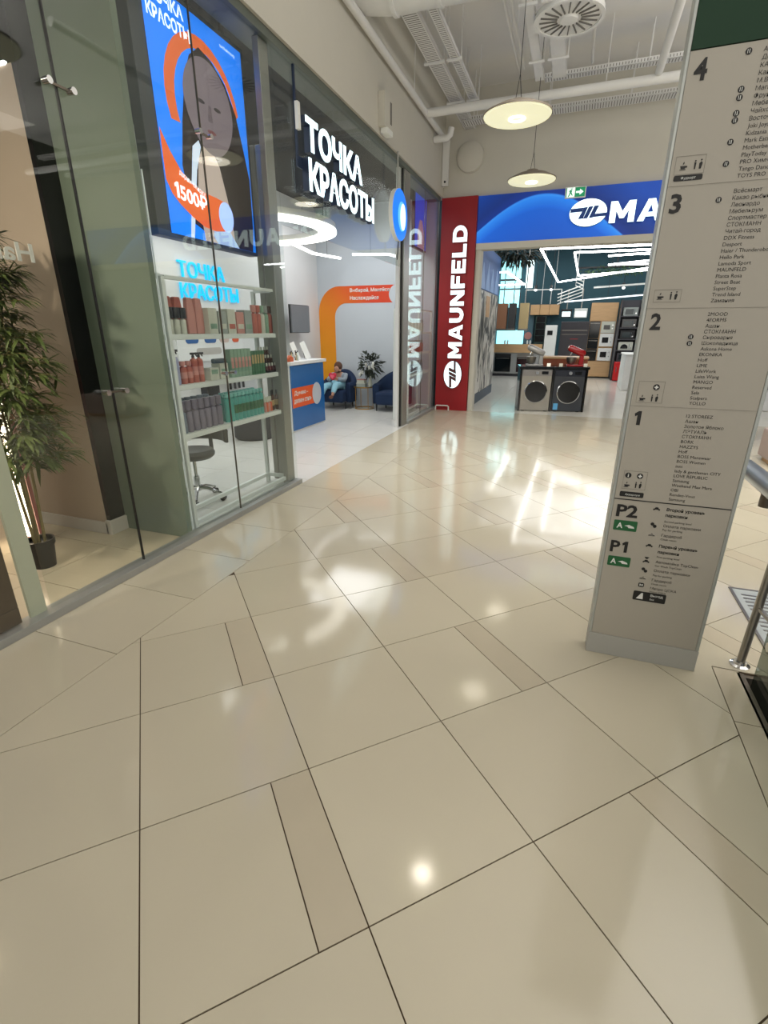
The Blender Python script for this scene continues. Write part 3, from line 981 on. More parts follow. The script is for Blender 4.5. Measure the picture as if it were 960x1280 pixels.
# top shelf
z = SH[2]
for k in range(3):
    bottle('jar_bottle', 'white bottle with wide black cap on the top shelf', 'white bottles with black caps', -2.87, 3.15 + k * 0.07, z, 0.026, 0.19, pm['cream'], m_black, capr=1.25, caph=0.4)
for k in range(4):
    t = T('cosmetic_pouch', 'pink standing refill pouch behind the white bottles on the top shelf' if k < 2 else 'pale pink pouch left of the white boxes on the top shelf', 'pouch', (-2.93, 3.22 + k * 0.1, z), 0, 'pink pouches')
    B(MB().prism([(-0.045, 0), (0.045, 0), (0.05, 0.15), (0.03, 0.27), (-0.03, 0.27), (-0.045, 0.15)], (-2.96 + 0.03 * (k > 1), 3.22 + k * 0.1, z), Y, Z, 0.04), 'pouch_body', pm['coral'] if k < 2 else pm['pink'], t, bevel=0.008)
for k in range(5):
    t = T('product_box', ['white carton in the middle of the top shelf', 'grey translucent carton on the top shelf', 'wide white carton with pink print on the top shelf', 'pink and white carton on the top shelf', 'grey carton left of the coral pouches'][k], 'box', (-2.88, 3.62 + k * 0.125, z))
    B(MB().box(-2.93, 3.565 + k * 0.125, z, -2.84, 3.675 + k * 0.125, z + 0.20 - 0.02 * (k % 2)), 'carton', pm[['cream', 'grey', 'cream', 'pink', 'grey'][k]], t, bevel=0.003)
    B(MB().box(-2.841, 3.58 + k * 0.125, z + 0.04, -2.838, 3.66 + k * 0.125, z + 0.08), 'print', pm[['sage', 'cream', 'coral', 'cream', 'sage'][k]], t)
for k in range(5):
    bottle('tonic_bottle', ['coral', 'coral', 'pale sage', 'pale sage', 'brown'][k] + ' bottle at the right end of the top shelf', 'bottles at the right end of the top shelf', -2.88, 4.26 + k * 0.066, z, 0.03, 0.25, pm[['coral', 'coral', 'cream', 'sage', 'coral'][k]], pm[['pink', 'coral', 'sage', 'grey', 'amber'][k]], capr=0.85, caph=0.25)

# ================================================================== SALON FURNITURE
st = T('salon_stool', 'grey upholstered salon stool with backrest and chrome five-star base on casters', 'stool', (-3.38, 3.78, 0))
m_uph = M('grey_leather', '#565550', 0.5, noise=0.08)
cx, cy = -3.38, 3.78
B(MB().lathe((cx, cy, 0), [(0.05, 0.43), (0.17, 0.435), (0.20, 0.46), (0.205, 0.49), (0.18, 0.52), (0.05, 0.53)], 28), 'seat', m_uph, st, smooth=True)
B(MB().lathe((cx, cy, 0), [(0.03, 0.10), (0.03, 0.25), (0.018, 0.25), (0.018, 0.43)], 14), 'column', m_chrome, st, smooth=True)
B(MB().bar((cx + 0.02, cy + 0.10, 0.44), (cx + 0.02, cy + 0.25, 0.47), 0.06, 0.012).bar((cx + 0.02, cy + 0.25, 0.46), (cx + 0.02, cy + 0.25, 0.62), 0.05, 0.012), 'back_bracket', m_uph, st, bevel=0.003)
mb = MB()
arcp = [(cx + 0.02 + 0.28 * math.sin(t), cy + 0.02 + 0.25 * math.cos(t)) for t in [(-1 + 2 * k / 10) * 0.95 for k in range(11)]]
vs, fs2 = [], []
for (ax, ay) in arcp:
    dx, dy = ax - cx, ay - cy
    l = math.hypot(dx, dy)
    for (rr, zz) in ((0, 0.57), (0.045, 0.56), (0.05, 0.70), (0.0, 0.71)):
        vs.append((ax + dx / l * rr, ay + dy / l * rr, zz))
for k in range(10):
    for q in range(4):
        q2 = (q + 1) % 4
        fs2.append((k * 4 + q, k * 4 + q2, (k + 1) * 4 + q2, (k + 1) * 4 + q))
fs2 += [(3, 2, 1, 0), (40, 41, 42, 43)]
B(MB().add(vs, fs2), 'backrest', m_uph, st, smooth=True, bevel=0.015, seg=3)
for k in range(5):
    t = 2 * PI * k / 5 + 0.3
    ex, ey = cx + 0.25 * math.cos(t), cy + 0.25 * math.sin(t)
    lg = B(MB().tube([(cx, cy, 0.13), (cx + 0.1 * math.cos(t), cy + 0.1 * math.sin(t), 0.125), (ex, ey, 0.07)], [0.024, 0.018, 0.013], 8), 'leg', m_chrome, st, smooth=True)
    B(MB().tube([(ex - 0.022 * math.sin(t), ey + 0.022 * math.cos(t), 0.028), (ex + 0.022 * math.sin(t), ey - 0.022 * math.cos(t), 0.028)], 0.028, 12), 'caster', m_black, lg, smooth=True)

pf = T('pouf', 'round black pouf with a flat wooden tray top', 'pouf', (-4.62, 6.6, 0))
B(MB().lathe((-4.62, 6.6, 0), [(0.28, 0.0), (0.31, 0.03), (0.31, 0.36), (0.29, 0.39)], 28), 'body', M('pouf_cloth', '#24272c', 0.8, noise=0.2), pf, smooth=True)
B(MB().lathe((-4.62, 6.6, 0.39), [(0.26, 0), (0.26, 0.025)], 28), 'tray', m_wood, pf, smooth=True)

# wash console, posters on the side wall
wc = T('wash_console', 'narrow dark wall shelf with salon tools hanging from it', 'shelf', (-5.35, 6.9, 0.95))
B(MB().box(-5.44, 6.35, 0.98, -5.25, 6.85, 1.02), 'shelf_board', m_black, wc)
B(MB().box(-5.44, 6.42, 0.62, -5.28, 6.72, 0.97), 'basin', m_black, wc, bevel=0.03)
B(MB().box(-5.44, 7.0, 0.85, -5.30, 7.5, 1.0), 'rack', m_alud, wc, bevel=0.01)
for k in range(4):
    B(MB().tube([(-5.33, 7.05 + 0.12 * k, 0.85), (-5.33, 7.05 + 0.12 * k, 0.68)], 0.02, 8), 'tool', m_black, wc, smooth=True)
B(MB().box(-5.449, 5.6, 0.0, -5.43, 7.9, 0.9), 'panelling', m_white, wc)
for k in range(8):
    B(MB().box(-5.43, 5.62, 0.1 * k + 0.02, -5.424, 6.6, 0.1 * k + 0.11), 'tile', m_white, wc)
pb = T('price_board', 'white wall price board with blue and orange rounded captions', 'board', (-5.44, 6.8, 1.2))
B(MB().box(-5.449, 6.05, 1.15, -5.435, 7.65, 1.58), 'panel', M('board_white', '#e6e8e8', 0.5), pb, bevel=0.003)


def pill(w_, h_, n=8):
    r = h_ / 2
    return [(w_ / 2 - r + r * math.cos(t), r * math.sin(t)) for t in [-PI / 2 + PI * k / n for k in range(n + 1)]] + [(-w_ / 2 + r + r * math.cos(t), r * math.sin(t)) for t in [PI / 2 + PI * k / n for k in range(n + 1)]]


m_pill = M('caption_blue', '#245c9c', 0.6)
for (yy, zz, ww, mt) in ((6.38, 1.47, 0.28, m_pill), (6.80, 1.47, 0.28, m_pill), (7.15, 1.47, 0.24, M('caption_pink', '#cfb8b0', .6)), (7.45, 1.47, 0.18, m_orange), (6.75, 1.30, 0.6, M('caption_grey', '#b7b3ae', .6))):
    B(MB().prism(pill(ww, 0.10), (-5.434, yy, zz), Y, Z, 0.004), 'caption', mt, pb)
# chandelier-like bottles / crystals on a white chest behind the case
rd = T('reception_desk', 'white reception desk with glossy blue front and orange banner', 'desk', (-4.5, 7.7, 0))
m_blue = M('desk_blue', '#1f63a6', 0.22, noise=0.08, scale=1.5)
B(MB().box(-4.85, 7.10, 0, -4.24, 8.33, 1.08), 'body', m_white, rd, bevel=0.004)
B(MB().box(-4.90, 7.05, 1.08, -4.20, 8.38, 1.13), 'top', m_white, rd, bevel=0.004)
B(MB().box(-4.24, 7.15, 0.03, -4.225, 8.30, 1.07), 'front_panel', m_blue, rd)
B(MB().box(-4.225, 7.15, 0.40, -4.222, 7.93, 0.72), 'banner', m_orange, rd)
B(MB().prism(ell(28, 0.165, 0.19, 8.0, 0.56), (-4.2215, 0, 0), Y, Z, 0.003), 'disc', M('disc_grey', '#bfc3c9', 0.6), rd)
mb = MB()
text(mb, 'Думаю -', (-4.2215, 7.22, 0.585), Y, Z, 1, width=0.46, bold=0.02, capfit=0.085)
text(mb, 'делаем стиль', (-4.2215, 7.20, 0.455), Y, Z, 1, width=0.60, bold=0.02, capfit=0.08)
B(mb, 'lettering', m_bwhite, rd)
# things on the desk
for k, (yy, ang, lab) in enumerate(((7.78, 0.25, 'white brochure board leaning on the reception desk, left one'), (8.12, -0.15, 'larger white menu board leaning at the right end of the reception desk'))):
    t = T('menu_board', lab, 'board', (-4.45, yy, 1.13))
    B(MB().prism([(-0.13, 0), (0.13 + 0.05 * k, 0), (0.13 + 0.05 * k, 0.30), (-0.13, 0.30)], (-4.42, yy, 1.135), Vector((-0.25, 1, 0.1)).normalized(), Vector((-0.35, -0.2, 1)).normalized(), 0.006), 'board', m_bwhite, t)
    B(MB().bar((-4.50, yy + 0.02, 1.135), (-4.55, yy, 1.36), 0.02, 0.006), 'prop', m_black, t)
for k in range(6):
    t = T('perfume_bottle', 'small perfume bottle among the samples on the reception desk', 'bottle', (-4.33 - 0.05 * (k % 3), 7.42 + 0.055 * k, 1.13), 0, 'perfume bottles on the desk')
    yy = 7.42 + 0.055 * k
    xx = -4.33 - 0.05 * (k % 3)
    B(MB().lathe((xx, yy, 1.13), [(0.018, 0), (0.018, 0.08 + 0.02 * (k % 2)), (0.007, 0.09 + 0.02 * (k % 2)), (0.007, 0.12 + 0.02 * (k % 2))], 10), 'body', [m_pglass, pm['goldlab'], pm['amber']][k % 3], t, smooth=True)
    B(MB().lathe((xx, yy, 1.25 + 0.02 * (k % 2)), [(0.010, 0), (0.010, 0.02)], 10), 'cap', m_black, t)
t = T('gift_bag', 'small orange and white gift pouch at the left end of the reception desk', 'bag', (-4.3, 7.24, 1.13))
B(MB().prism([(-0.07, 0), (0.09, 0), (0.10, 0.06), (0.02, 0.10), (-0.08, 0.06)], (-4.33, 7.24, 1.131), Y, Z, 0.07), 'bag', pm['orange'], t, bevel=0.01)
B(MB().tube([(-4.30, 7.20, 1.2), (-4.30, 7.22, 1.26), (-4.30, 7.27, 1.22)], 0.004, 6), 'handle', m_bwhite, t)

tv = T('television', 'grey flat television on a swivel wall arm above the desk', 'television', (-5.2, 9.3, 1.6), 0)
ta = Vector((0.08, 1, 0.0)).normalized()
B(MB().prism([(0, 0), (0.62, 0), (0.62, 0.50), (0, 0.50)], (-5.23, 8.98, 1.57), ta, Z, 0.03), 'screen', M('screen_grey', '#74767a', 0.35), tv)
B(MB().prism([(-0.01, -0.01), (0.63, -0.01), (0.63, 0.51), (-0.01, 0.51)], (-5.26, 8.98, 1.57), ta, Z, 0.028), 'case', m_black, tv)
B(MB().bar((-5.26, 9.35, 1.82), (-5.45, 9.5, 1.82), 0.05, 0.08), 'wall_arm', m_black, tv)
sp_ = T('wall_speaker', 'small black speaker high on the white wall above the television', 'speaker', (-5.4, 8.8, 2.6))
B(MB().box(-5.45, 8.72, 2.55, -5.30, 8.86, 2.80), 'body', m_black, sp_, bevel=0.01)
B(MB().tube([(-5.30, 8.79, 2.65), (-5.295, 8.79, 2.65)], 0.05, 14), 'cone', m_alud, sp_)


def armchair(label, cx, cy, rz):
    t = T('armchair', label, 'armchair', (cx, cy, 0), rz, 'navy velvet armchairs')
    n = 22
    vs, fs = [], []
    for k in range(n + 1):
        a = -PI * 0.12 + (PI * 1.24) * k / n      # opens toward -y
        top = 0.56 + 0.24 * max(0, math.sin(a)) ** 1.5
        for (r, zz) in ((0.40, 0.14), (0.41, top - 0.05), (0.37, top), (0.29, top - 0.03), (0.27, top - 0.1), (0.27, 0.14)):
            yy = math.sin(a) * r
            if a < 0 or a > PI:
                yy = math.sin(a) * r * 1.6
            vs.append((math.cos(a) * r, yy, zz))
    m = 6
    for k in range(n):
        for q in range(m):
            q2 = (q + 1) % m
            fs.append((k * m + q, (k + 1) * m + q, (k + 1) * m + q2, k * m + q2))
    fs += [tuple(range(m)), tuple(n * m + q for q in range(m - 1, -1, -1))]
    B(MB().add(vs, fs), 'backrest', m_navy, t, smooth=True, local=True, bevel=0.015)
    B(MB().box(-0.27, -0.38, 0.14, 0.27, 0.24, 0.40), 'seat', m_navy, t, bevel=0.05, local=True, seg=4, smooth=True)
    for (lx, ly) in ((-0.28, -0.25), (0.28, -0.25), (-0.24, 0.22), (0.24, 0.22)):
        B(MB().lathe((lx, ly, 0), [(0.012, 0), (0.022, 0.15)], 8), 'leg', m_black, t, local=True)
    return t


ac1 = armchair('navy velvet tub armchair with a person slumped in it', -4.80, 10.12, 0.0)
ac2 = armchair('empty navy velvet tub armchair right of the small glass table', -3.52, 10.12, 0.0)
st2 = T('side_table', 'small round glass side table with thin gold legs between the armchairs', 'table', (-4.18, 10.12, 0))
tx, ty = -4.18, 10.12
B(MB().lathe((tx, ty, 0.46), [(0.22, 0), (0.22, 0.012)], 26), 'tabletop', m_pglass, st2, smooth=True)
B(ring((tx, ty), 0.215, 0.23, 0.45, 0.475, 26), 'rim', m_gold, st2, smooth=True)
B(ring((tx, ty), 0.195, 0.21, 0.0, 0.02, 26), 'foot_ring', m_gold, st2, smooth=True)
for k in range(4):
    a = PI / 4 + k * PI / 2
    B(MB().tube([(tx + 0.203 * math.cos(a), ty + 0.203 * math.sin(a), 0.01), (tx + 0.203 * math.cos(a), ty + 0.203 * math.sin(a), 0.455)], 0.008, 8), 'leg', m_gold, st2)
for k in range(2):
    t = T('box', ['pale patterned box underneath on the glass table', 'smaller pale box on top of the other box on the glass table'][k], 'box', (tx, ty, 0.472 + 0.075 * k))
    B(MB().box(tx - 0.14 + 0.02 * k, ty - 0.1, 0.473 + 0.075 * k, tx + 0.06 - 0.02 * k, ty + 0.05, 0.545 + 0.075 * k), 'box_body', [pm['grey'], pm['cream']][k], t, bevel=0.004)
    B(MB().box(tx - 0.145 + 0.02 * k, ty - 0.105, 0.533 + 0.075 * k, tx + 0.065 - 0.02 * k, ty + 0.055, 0.548 + 0.075 * k), 'lid', [pm['cream'], pm['pink']][k], t)
fv = T('flower_vase', 'bouquet of dark foliage and white blooms in a vase on the glass table', 'plant', (tx + 0.13, ty + 0.02, 0.472))
vx, vy = tx + 0.13, ty + 0.02
B(MB().lathe((vx, vy, 0.473), [(0.035, 0), (0.05, 0.06), (0.03, 0.14), (0.025, 0.2), (0.032, 0.22)], 16), 'vase', pm['cream'], fv, smooth=True)


def leafset(center, rad, n, ln, wd, seed, squash=(1, 1, 1), droop=0.0, shell=0.0):
    rg = random.Random(seed)
    mb = MB()
    for _ in range(n):
        d = Vector((rg.gauss(0, 1), rg.gauss(0, 1), rg.gauss(0, 1))).normalized()
        r = rad * (shell + (1 - shell) * rg.random() ** 0.5)
        p = Vector(center) + Vector((d.x * r * squash[0], d.y * r * squash[1], d.z * r * squash[2]))
        dirv = (d + Vector((rg.uniform(-.6, .6), rg.uniform(-.6, .6), rg.uniform(-.6, .4) - droop))).normalized()
        side = dirv.cross(Vector((rg.uniform(-1, 1), rg.uniform(-1, 1), 1))).normalized()
        L = ln * rg.uniform(0.6, 1.2)
        W = wd * rg.uniform(0.7, 1.2)
        nn = dirv.cross(side).normalized()
        vs = [p, p + dirv * L * .35 + side * W * .5 + nn * W * 0.15, p + dirv * L * .35 - side * W * .5 + nn * W * 0.15, p + dirv * L * 0.7 + side * W * 0.32 - Z * L * 0.08, p + dirv * L * 0.7 - side * W * 0.32 - Z * L * 0.08, p + dirv * L - Z * L * 0.22]
        mb.add(vs, [(0, 1, 2), (1, 3, 4, 2), (3, 5, 4)])
    return mb


m_leafd = M('dark_leaf', '#2c3427', 0.6, noise=0.35, scale=20)
B(leafset((vx, vy, 0.93), 0.24, 260, 0.13, 0.045, 3), 'foliage', m_leafd, fv, kind='stuff')
for k in range(7):
    a = k * 0.9
    B(MB().tube([(vx, vy, 0.66), (vx + 0.12 * math.cos(a), vy + 0.08 * math.sin(a), 0.92)], 0.004, 5), 'stem', m_leafd, fv)
for k in range(8):
    rg = random.Random(k + 50)
    B(MB().sph((vx + rg.uniform(-0.19, 0.16), vy - 0.16 + rg.uniform(-0.05, 0.05), 0.80 + rg.uniform(-0.08, 0.25)), 0.035, 10, 6, (0.8, 0.8, 1.2)), 'bloom', M('bloom_white%d' % k, '#dadad2', 0.7), fv, smooth=True)


# ---- person in the first armchair
def skin(name, joints, edges, mat, parent, sub=2, root=0, thick=None):
    me = bpy.data.meshes.new(name)
    Mi = to_local(parent) if parent is not None else Matrix.Identity(4)
    me.from_pydata([tuple(Mi @ Vector(j[:3])) for j in joints], edges, [])
    o = bpy.data.objects.new(name, me)
    link(o, parent)
    sm = o.modifiers.new('skin', 'SKIN')
    sm.use_smooth_shade = True
    lay = me.skin_vertices[0].data if me.skin_vertices else None
    if lay is None:
        bpy.context.view_layer.objects.active = o
        bpy.ops.mesh.customdata_skin_add()
        lay = me.skin_vertices[0].data
    for i, j in enumerate(joints):
        r = j[3] if isinstance(j[3], tuple) else (j[3], j[3])
        lay[i].radius = r
        lay[i].use_root = (i == root)
    ss = o.modifiers.new('subsurf', 'SUBSURF')
    ss.levels = sub
    ss.render_levels = sub
    me.materials.append(mat)
    return o


pr = T('person', 'person in pale blue trousers and grey top slumped in the navy armchair holding something red', 'person', (-4.85, 10.0, 0.4))
px0, py0 = -4.78, 10.05
m_skin = M('skin', '#b98a72', 0.6, noise=0.05)
hip = (px0, py0 + 0.02, 0.47)
J_ = [(px0, py0 + 0.02, 0.50, 0.10),            # 0 pelvis
      (px0 + 0.00, py0 + 0.07, 0.60, (0.105, 0.08)),   # 1
      (px0 + 0.00, py0 + 0.10, 0.69, (0.12, 0.075)),   # 2 chest
      (px0 + 0.01, py0 + 0.04, 0.75, 0.040),   # 3 neck
      (px0 + 0.01, py0 + 0.03, 0.80, 0.07), (px0 + 0.01, py0 + 0.01, 0.85, 0.068),  # 4,5 head
      (px0 - 0.15, py0 + 0.09, 0.69, 0.045), (px0 - 0.19, py0 - 0.06, 0.60, 0.036), (px0 - 0.07, py0 - 0.20, 0.64, 0.026), (px0 - 0.02, py0 - 0.235, 0.68, 0.024),  # 6-9 arm
      (px0 + 0.16, py0 + 0.09, 0.69, 0.045), (px0 + 0.20, py0 - 0.06, 0.60, 0.036), (px0 + 0.09, py0 - 0.20, 0.64, 0.026), (px0 + 0.05, py0 - 0.235, 0.68, 0.024),  # 10-13
      (px0 - 0.09, py0 - 0.03, 0.48, 0.075), (px0 - 0.10, py0 - 0.40, 0.50, 0.055), (px0 - 0.15, py0 - 0.55, 0.29, 0.036), (px0 - 0.16, py0 - 0.59, 0.23, 0.03),  # 14-17
      (px0 + 0.09, py0 - 0.03, 0.48, 0.075), (px0 + 0.14, py0 - 0.40, 0.53, 0.055), (px0 + 0.13, py0 - 0.52, 0.36, 0.036), (px0 + 0.13, py0 - 0.56, 0.31, 0.03)]
E_ = [(0, 1), (1, 2), (2, 3), (3, 4), (4, 5), (2, 6), (6, 7), (7, 8), (8, 9), (2, 10), (10, 11), (11, 12), (12, 13), (0, 14), (14, 15), (15, 16), (16, 17), (0, 18), (18, 19), (19, 20), (20, 21)]
skin('body', J_, E_, m_skin, pr)
m_trs = M('pale_blue_cloth', '#8fc1d2', 0.85, noise=0.12, scale=12)
m_top = M('grey_top', '#98a3ad', 0.85, noise=0.1)


def sub_(ids, grow):
    return [(*J_[i][:3], tuple(a + grow for a in J_[i][3]) if isinstance(J_[i][3], tuple) else J_[i][3] + grow) for i in ids]


skin('trousers', sub_([0, 14, 15, 16, 18, 19, 20], 0.016), [(0, 1), (1, 2), (2, 3), (0, 4), (4, 5), (5, 6)], m_trs, pr)
skin('jacket', sub_([1, 2, 6, 7, 8, 10, 11, 12], 0.014), [(0, 1), (1, 2), (2, 3), (3, 4), (1, 5), (5, 6), (6, 7)], m_top, pr, root=1)
for k, (i, zb) in enumerate(((17, 0.0), (21, 0.0))):
    p = Vector(J_[i][:3])
    B(MB().sph(p + Vector((0, -0.05, -0.01)), 0.045, 12, 8, (0.85, 1.6, 0.8)), 'shoe', M('shoe_brown%d' % k, '#6b4636', 0.6), pr, smooth=True)
hd = Vector(J_[5][:3])
B(MB().sph(hd + Vector((0, 0.03, 0.03)), 0.098, 16, 10, (0.92, 0.9, 0.98)), 'hair', M('brown_hair', '#5e3f30', 0.8, noise=0.3, scale=30), pr, smooth=True)
fz = hd + Vector((0, -0.085, -0.03))
B(MB().sph(fz + Vector((0, 0.022, 0)), 0.058, 14, 8, (0.95, 0.7, 1.15)).sph(fz + Vector((0, -0.025, -0.005)), 0.010, 8, 6, (0.8, 1.2, 1.3)), 'face', m_skin, pr, smooth=True)
B(MB().sph(fz + Vector((-0.02, -0.017, 0.014)), 0.005, 8, 6).sph(fz + Vector((0.02, -0.017, 0.014)), 0.005, 8, 6), 'eyes', m_black, pr)
B(MB().sph(fz + Vector((0, -0.014, -0.03)), 0.01, 8, 6, (1.4, 0.5, 0.4)), 'mouth', M('lip', '#8e4b45', .6), pr)
for side, i in ((-1, 9), (1, 13)):
    p = Vector(J_[i][:3])
    for f in range(4):
        a = p + Vector((0, -0.006, 0.018 - 0.011 * f))
        skin('finger', [(*a, 0.007), (*(a + Vector((-side * 0.014, -0.022, 0.002))), 0.006), (*(a + Vector((-side * 0.03, -0.018 + 0.003 * f, 0.0))), 0.005)], [(0, 1), (1, 2)], m_skin, pr, sub=1)
    skin('thumb', [(*(p + Vector((0, 0.002, 0.012))), 0.008), (*(p + Vector((-side * 0.012, 0.0, 0.03))), 0.007), (*(p + Vector((-side * 0.022, -0.01, 0.038))), 0.006)], [(0, 1), (1, 2)], m_skin, pr, sub=1)
rp = T('red_toy', 'bright pinkish red soft heart held by the seated person', 'toy', (px0 + 0.015, py0 - 0.26, 0.64))
hp = [(0.0, -0.085), (0.085, 0.0), (0.09, 0.05), (0.05, 0.085), (0.0, 0.06), (-0.05, 0.085), (-0.09, 0.05), (-0.085, 0.0)]
B(MB().prism(hp, (px0 + 0.015, py0 - 0.25, 0.685), X, Z, 0.035), 'cushion', M('toy_red', '#d9344c', 0.7), rp, bevel=0.012, smooth=True)
B(MB().prism([(p[0] * 0.5, p[1] * 0.5) for p in hp], (px0 + 0.015, py0 - 0.286, 0.685), X, Z, 0.004), 'patch', M('toy_pink', '#ee6a7c', 0.7), rp)

# ================================================================== BAMBOO PLANT
bp_ = T('potted_bamboo', 'tall potted bamboo with dense narrow leaves in the hair salon window', 'plant', (-3.43, 2.16, 0))
bx, by = -3.43, 2.18
B(MB().lathe((bx, by, 0), [(0.070, 0), (0.088, 0.17), (0.096, 0.17), (0.098, 0.21), (0.088, 0.21), (0.085, 0.18)], 24), 'pot', m_black, bp_, smooth=True)
B(MB().lathe((bx, by, 0.165), [(0.084, 0), (0.084, 0.01)], 18), 'soil', M('soil', '#2b2118', 0.95, noise=0.4, scale=60), bp_)
m_stem = M('bamboo_stem', '#8a7a4e', 0.6, noise=0.25, scale=18)
for k, (dx, dy, tx_, ty_, h) in enumerate(((0, 0, 0.02, 0.0, 2.15), (0.03, 0.02, 0.06, 0.05, 1.75), (-0.035, 0.01, -0.08, 0.04, 1.9), (0.0, -0.03, -0.02, -0.06, 1.5))):
    pts = [(bx + dx + tx_ * q, by + dy + ty_ * q, 0.17 + (h - 0.17) * q) for q in [i / 8 for i in range(9)]]
    B(MB().tube(pts, [0.011 - 0.006 * i / 8 for i in range(9)], 8), 'stem', m_stem, bp_, smooth=True)
mb = MB()
m_leaf = M('bamboo_leaf', '#5c6836', 0.5, noise=0.4, scale=9)
rgp = random.Random(5)
tw = MB()
lf = MB()
for k in range(330):
    zz = 0.74 + 1.45 * rgp.random()
    rad = 0.40 * (1 - ((zz - 1.05) / 1.35) ** 2 * 0.75)
    a = rgp.uniform(0, 2 * PI)
    r = rad * (0.45 + 0.65 * rgp.random())
    e = Vector((bx - 0.03 + r * math.cos(a), by + r * math.sin(a) * 0.9, zz))
    if e.x > -2.86:
        e.x = -2.86
    s0 = Vector((bx, by, zz - 0.10))
    tw.tube([s0, s0.lerp(e, 0.5) + Vector((0, 0, 0.05)), e], 0.0022, 4)
    for q in range(11):
        tt = rgp.uniform(0.35, 1.0)
        p = s0.lerp(e, tt) + Vector((0, 0, 0.05 * (1 - abs(2 * tt - 1))))
        d = (Vector((math.cos(a), math.sin(a), 0)) + Vector((rgp.uniform(-.9, .9), rgp.uniform(-.9, .9), rgp.uniform(-.7, .45)))).normalized()
        L = rgp.uniform(0.09, 0.17)
        W = L * 0.085
        sd = d.cross(Z).normalized()
        q5 = p + d * L - Z * L * 0.25
        if q5.x > -2.77:
            continue
        lf.add([p, p + d * L * .3 + sd * W, p + d * L * .3 - sd * W, p + d * L * .7 + sd * W * .7 - Z * L * .08, p + d * L * .7 - sd * W * .7 - Z * L * .08, q5], [(0, 1, 2), (1, 3, 4, 2), (3, 5, 4)])
B(tw, 'twigs', m_stem, bp_, kind='stuff')
B(lf, 'foliage', m_leaf, bp_, kind='stuff')
ml = T('mirror_light', 'bright warm vertical light panel glowing behind the bamboo', 'lamp', (-4.02, 2.47, 0))
B(MB().box(-4.06, 2.44, 0.05, -3.86, 2.46, 1.35), 'diffuser', M('warm_led', '#ffe9c8', 0.5, emit=7.0), ml)
B(MB().box(-4.08, 2.46, 0.0, -3.84, 2.49, 1.38), 'frame', M('pink_frame', '#b9706c', 0.4), ml)

# ================================================================== DIRECTORY SIGN
ds = T('directory_sign', 'tall freestanding grey directory totem listing shops by floor with green top', 'sign', (0.5, 2.5, 0))
FY = 2.455
B(MB().box(0.262, FY, 0.118, 0.738, FY + 0.085, 2.54), 'body', m_sign, ds)
B(MB().box(0.248, FY - 0.004, 0.0, 0.756, FY + 0.09, 0.116), 'plinth', m_signbase, ds, bevel=0.002)
B(MB().box(0.262, FY - 0.002, 2.543, 0.738, FY + 0.085, 3.05), 'top_panel', m_sgreen, ds)
B(MB().box(0.248, FY - 0.003, 0.118, 0.261, FY + 0.09, 3.05), 'edge_strip', m_signedge, ds, bevel=0.003)
B(MB().box(0.739, FY - 0.003, 0.118, 0.754, FY + 0.09, 3.05), 'edge_strip', m_signedge, ds, bevel=0.003)
FP = FY - 0.0006


def sgt(name, items, mat, bold=0.0, depth=0.0012):
    mb = MB()
    for (body, x, z, cap, wdt) in items:
        text(mb, body, (x, FP, z), X, Z, cap / 0.70 * 1.0, width=wdt, bold=bold, depth=depth, res=2)
    return B(mb, name, mat, ds)


for zd in (2.125, 1.692, 1.294):
    B(MB().box(0.262, FP - 0.0012, zd - 0.0006, 0.738, FP, zd + 0.0006), 'divider', m_line, ds)
B(MB().box(0.262, FP - 0.0014, 0.858, 0.738, FP, 0.8625), 'divider', m_ink, ds)
sgt('floor_number', [('4', 0.283, 2.452, 0.062, 0.042)], m_ink, 0.03)
sgt('floor_number', [('3', 0.280, 2.036, 0.062, 0.040)], m_ink, 0.03)
sgt('floor_number', [('2', 0.284, 1.611, 0.061, 0.040)], m_ink, 0.03)
B(block_text(MB(), '1', (0.286, FP, 1.210), X, Z, 0.027, 0.062, 0.0012), 'floor_number', m_ink, ds)
sgt('floor_number', [('P2', 0.280, 0.775, 0.058, 0.092)], m_ink, 0.03)
sgt('floor_number', [('P', 0.280, 0.590, 0.058, 0.043)], m_ink, 0.03)
B(block_text(MB(), '1', (0.331, FP, 0.590), X, Z, 0.025, 0.058, 0.0012), 'floor_number', m_ink, ds)
L4 = ['Азбука вкуса', 'Детский мир', 'КАРО', 'Кант', 'М.Видео', 'Магнит', 'Фрунзе', 'Мебель', 'Чайхона', 'Восточный', 'Joki Joya', 'Kidzania', 'Mark Eats', 'Motherbear', 'PlayToday', 'PRO Химчистка', 'Tango Dance', 'TOYS PRO']
L3 = ['Всёсмарт', 'Какао рыбный', 'Леонардо', 'Мебельрум', 'Спортмастер', 'СТОКМАНН', 'Читай-город', 'DDX Fitness', 'Desport', 'Haier / Thunderobot', 'Hello Park', 'Lamoda Sport', 'MAUNFELD', 'Planta Rosa', 'Street Beat', 'SuperStep', 'Trend Island', 'Zамания']
L2 = ['2MOOD', '4FORMS', 'Ашан', 'СТОКМАНН', 'Сыроварня', 'Шоколадница', 'Askona Home', 'EKONIKA', 'Hoff', 'LIME', 'LifeWork', 'Luisa Wang', 'MANGO', 'Reserved', 'Sela', 'Scalpers', 'YOLLO']
L1 = ['12 STOREEZ', 'Ашан', 'Золотое Яблоко', 'ЛЭТУАЛЬ', 'СТОКМАНН', 'BORK', 'HAZZYS', 'Hoff', 'BOSS Menswear', 'BOSS Women', 'inni', 'lady & gentleman CITY', 'LOVE REPUBLIC', 'Samsung', 'Weekend Max Mara', 'OBI', 'Rendez-Vous', 'Samsung']
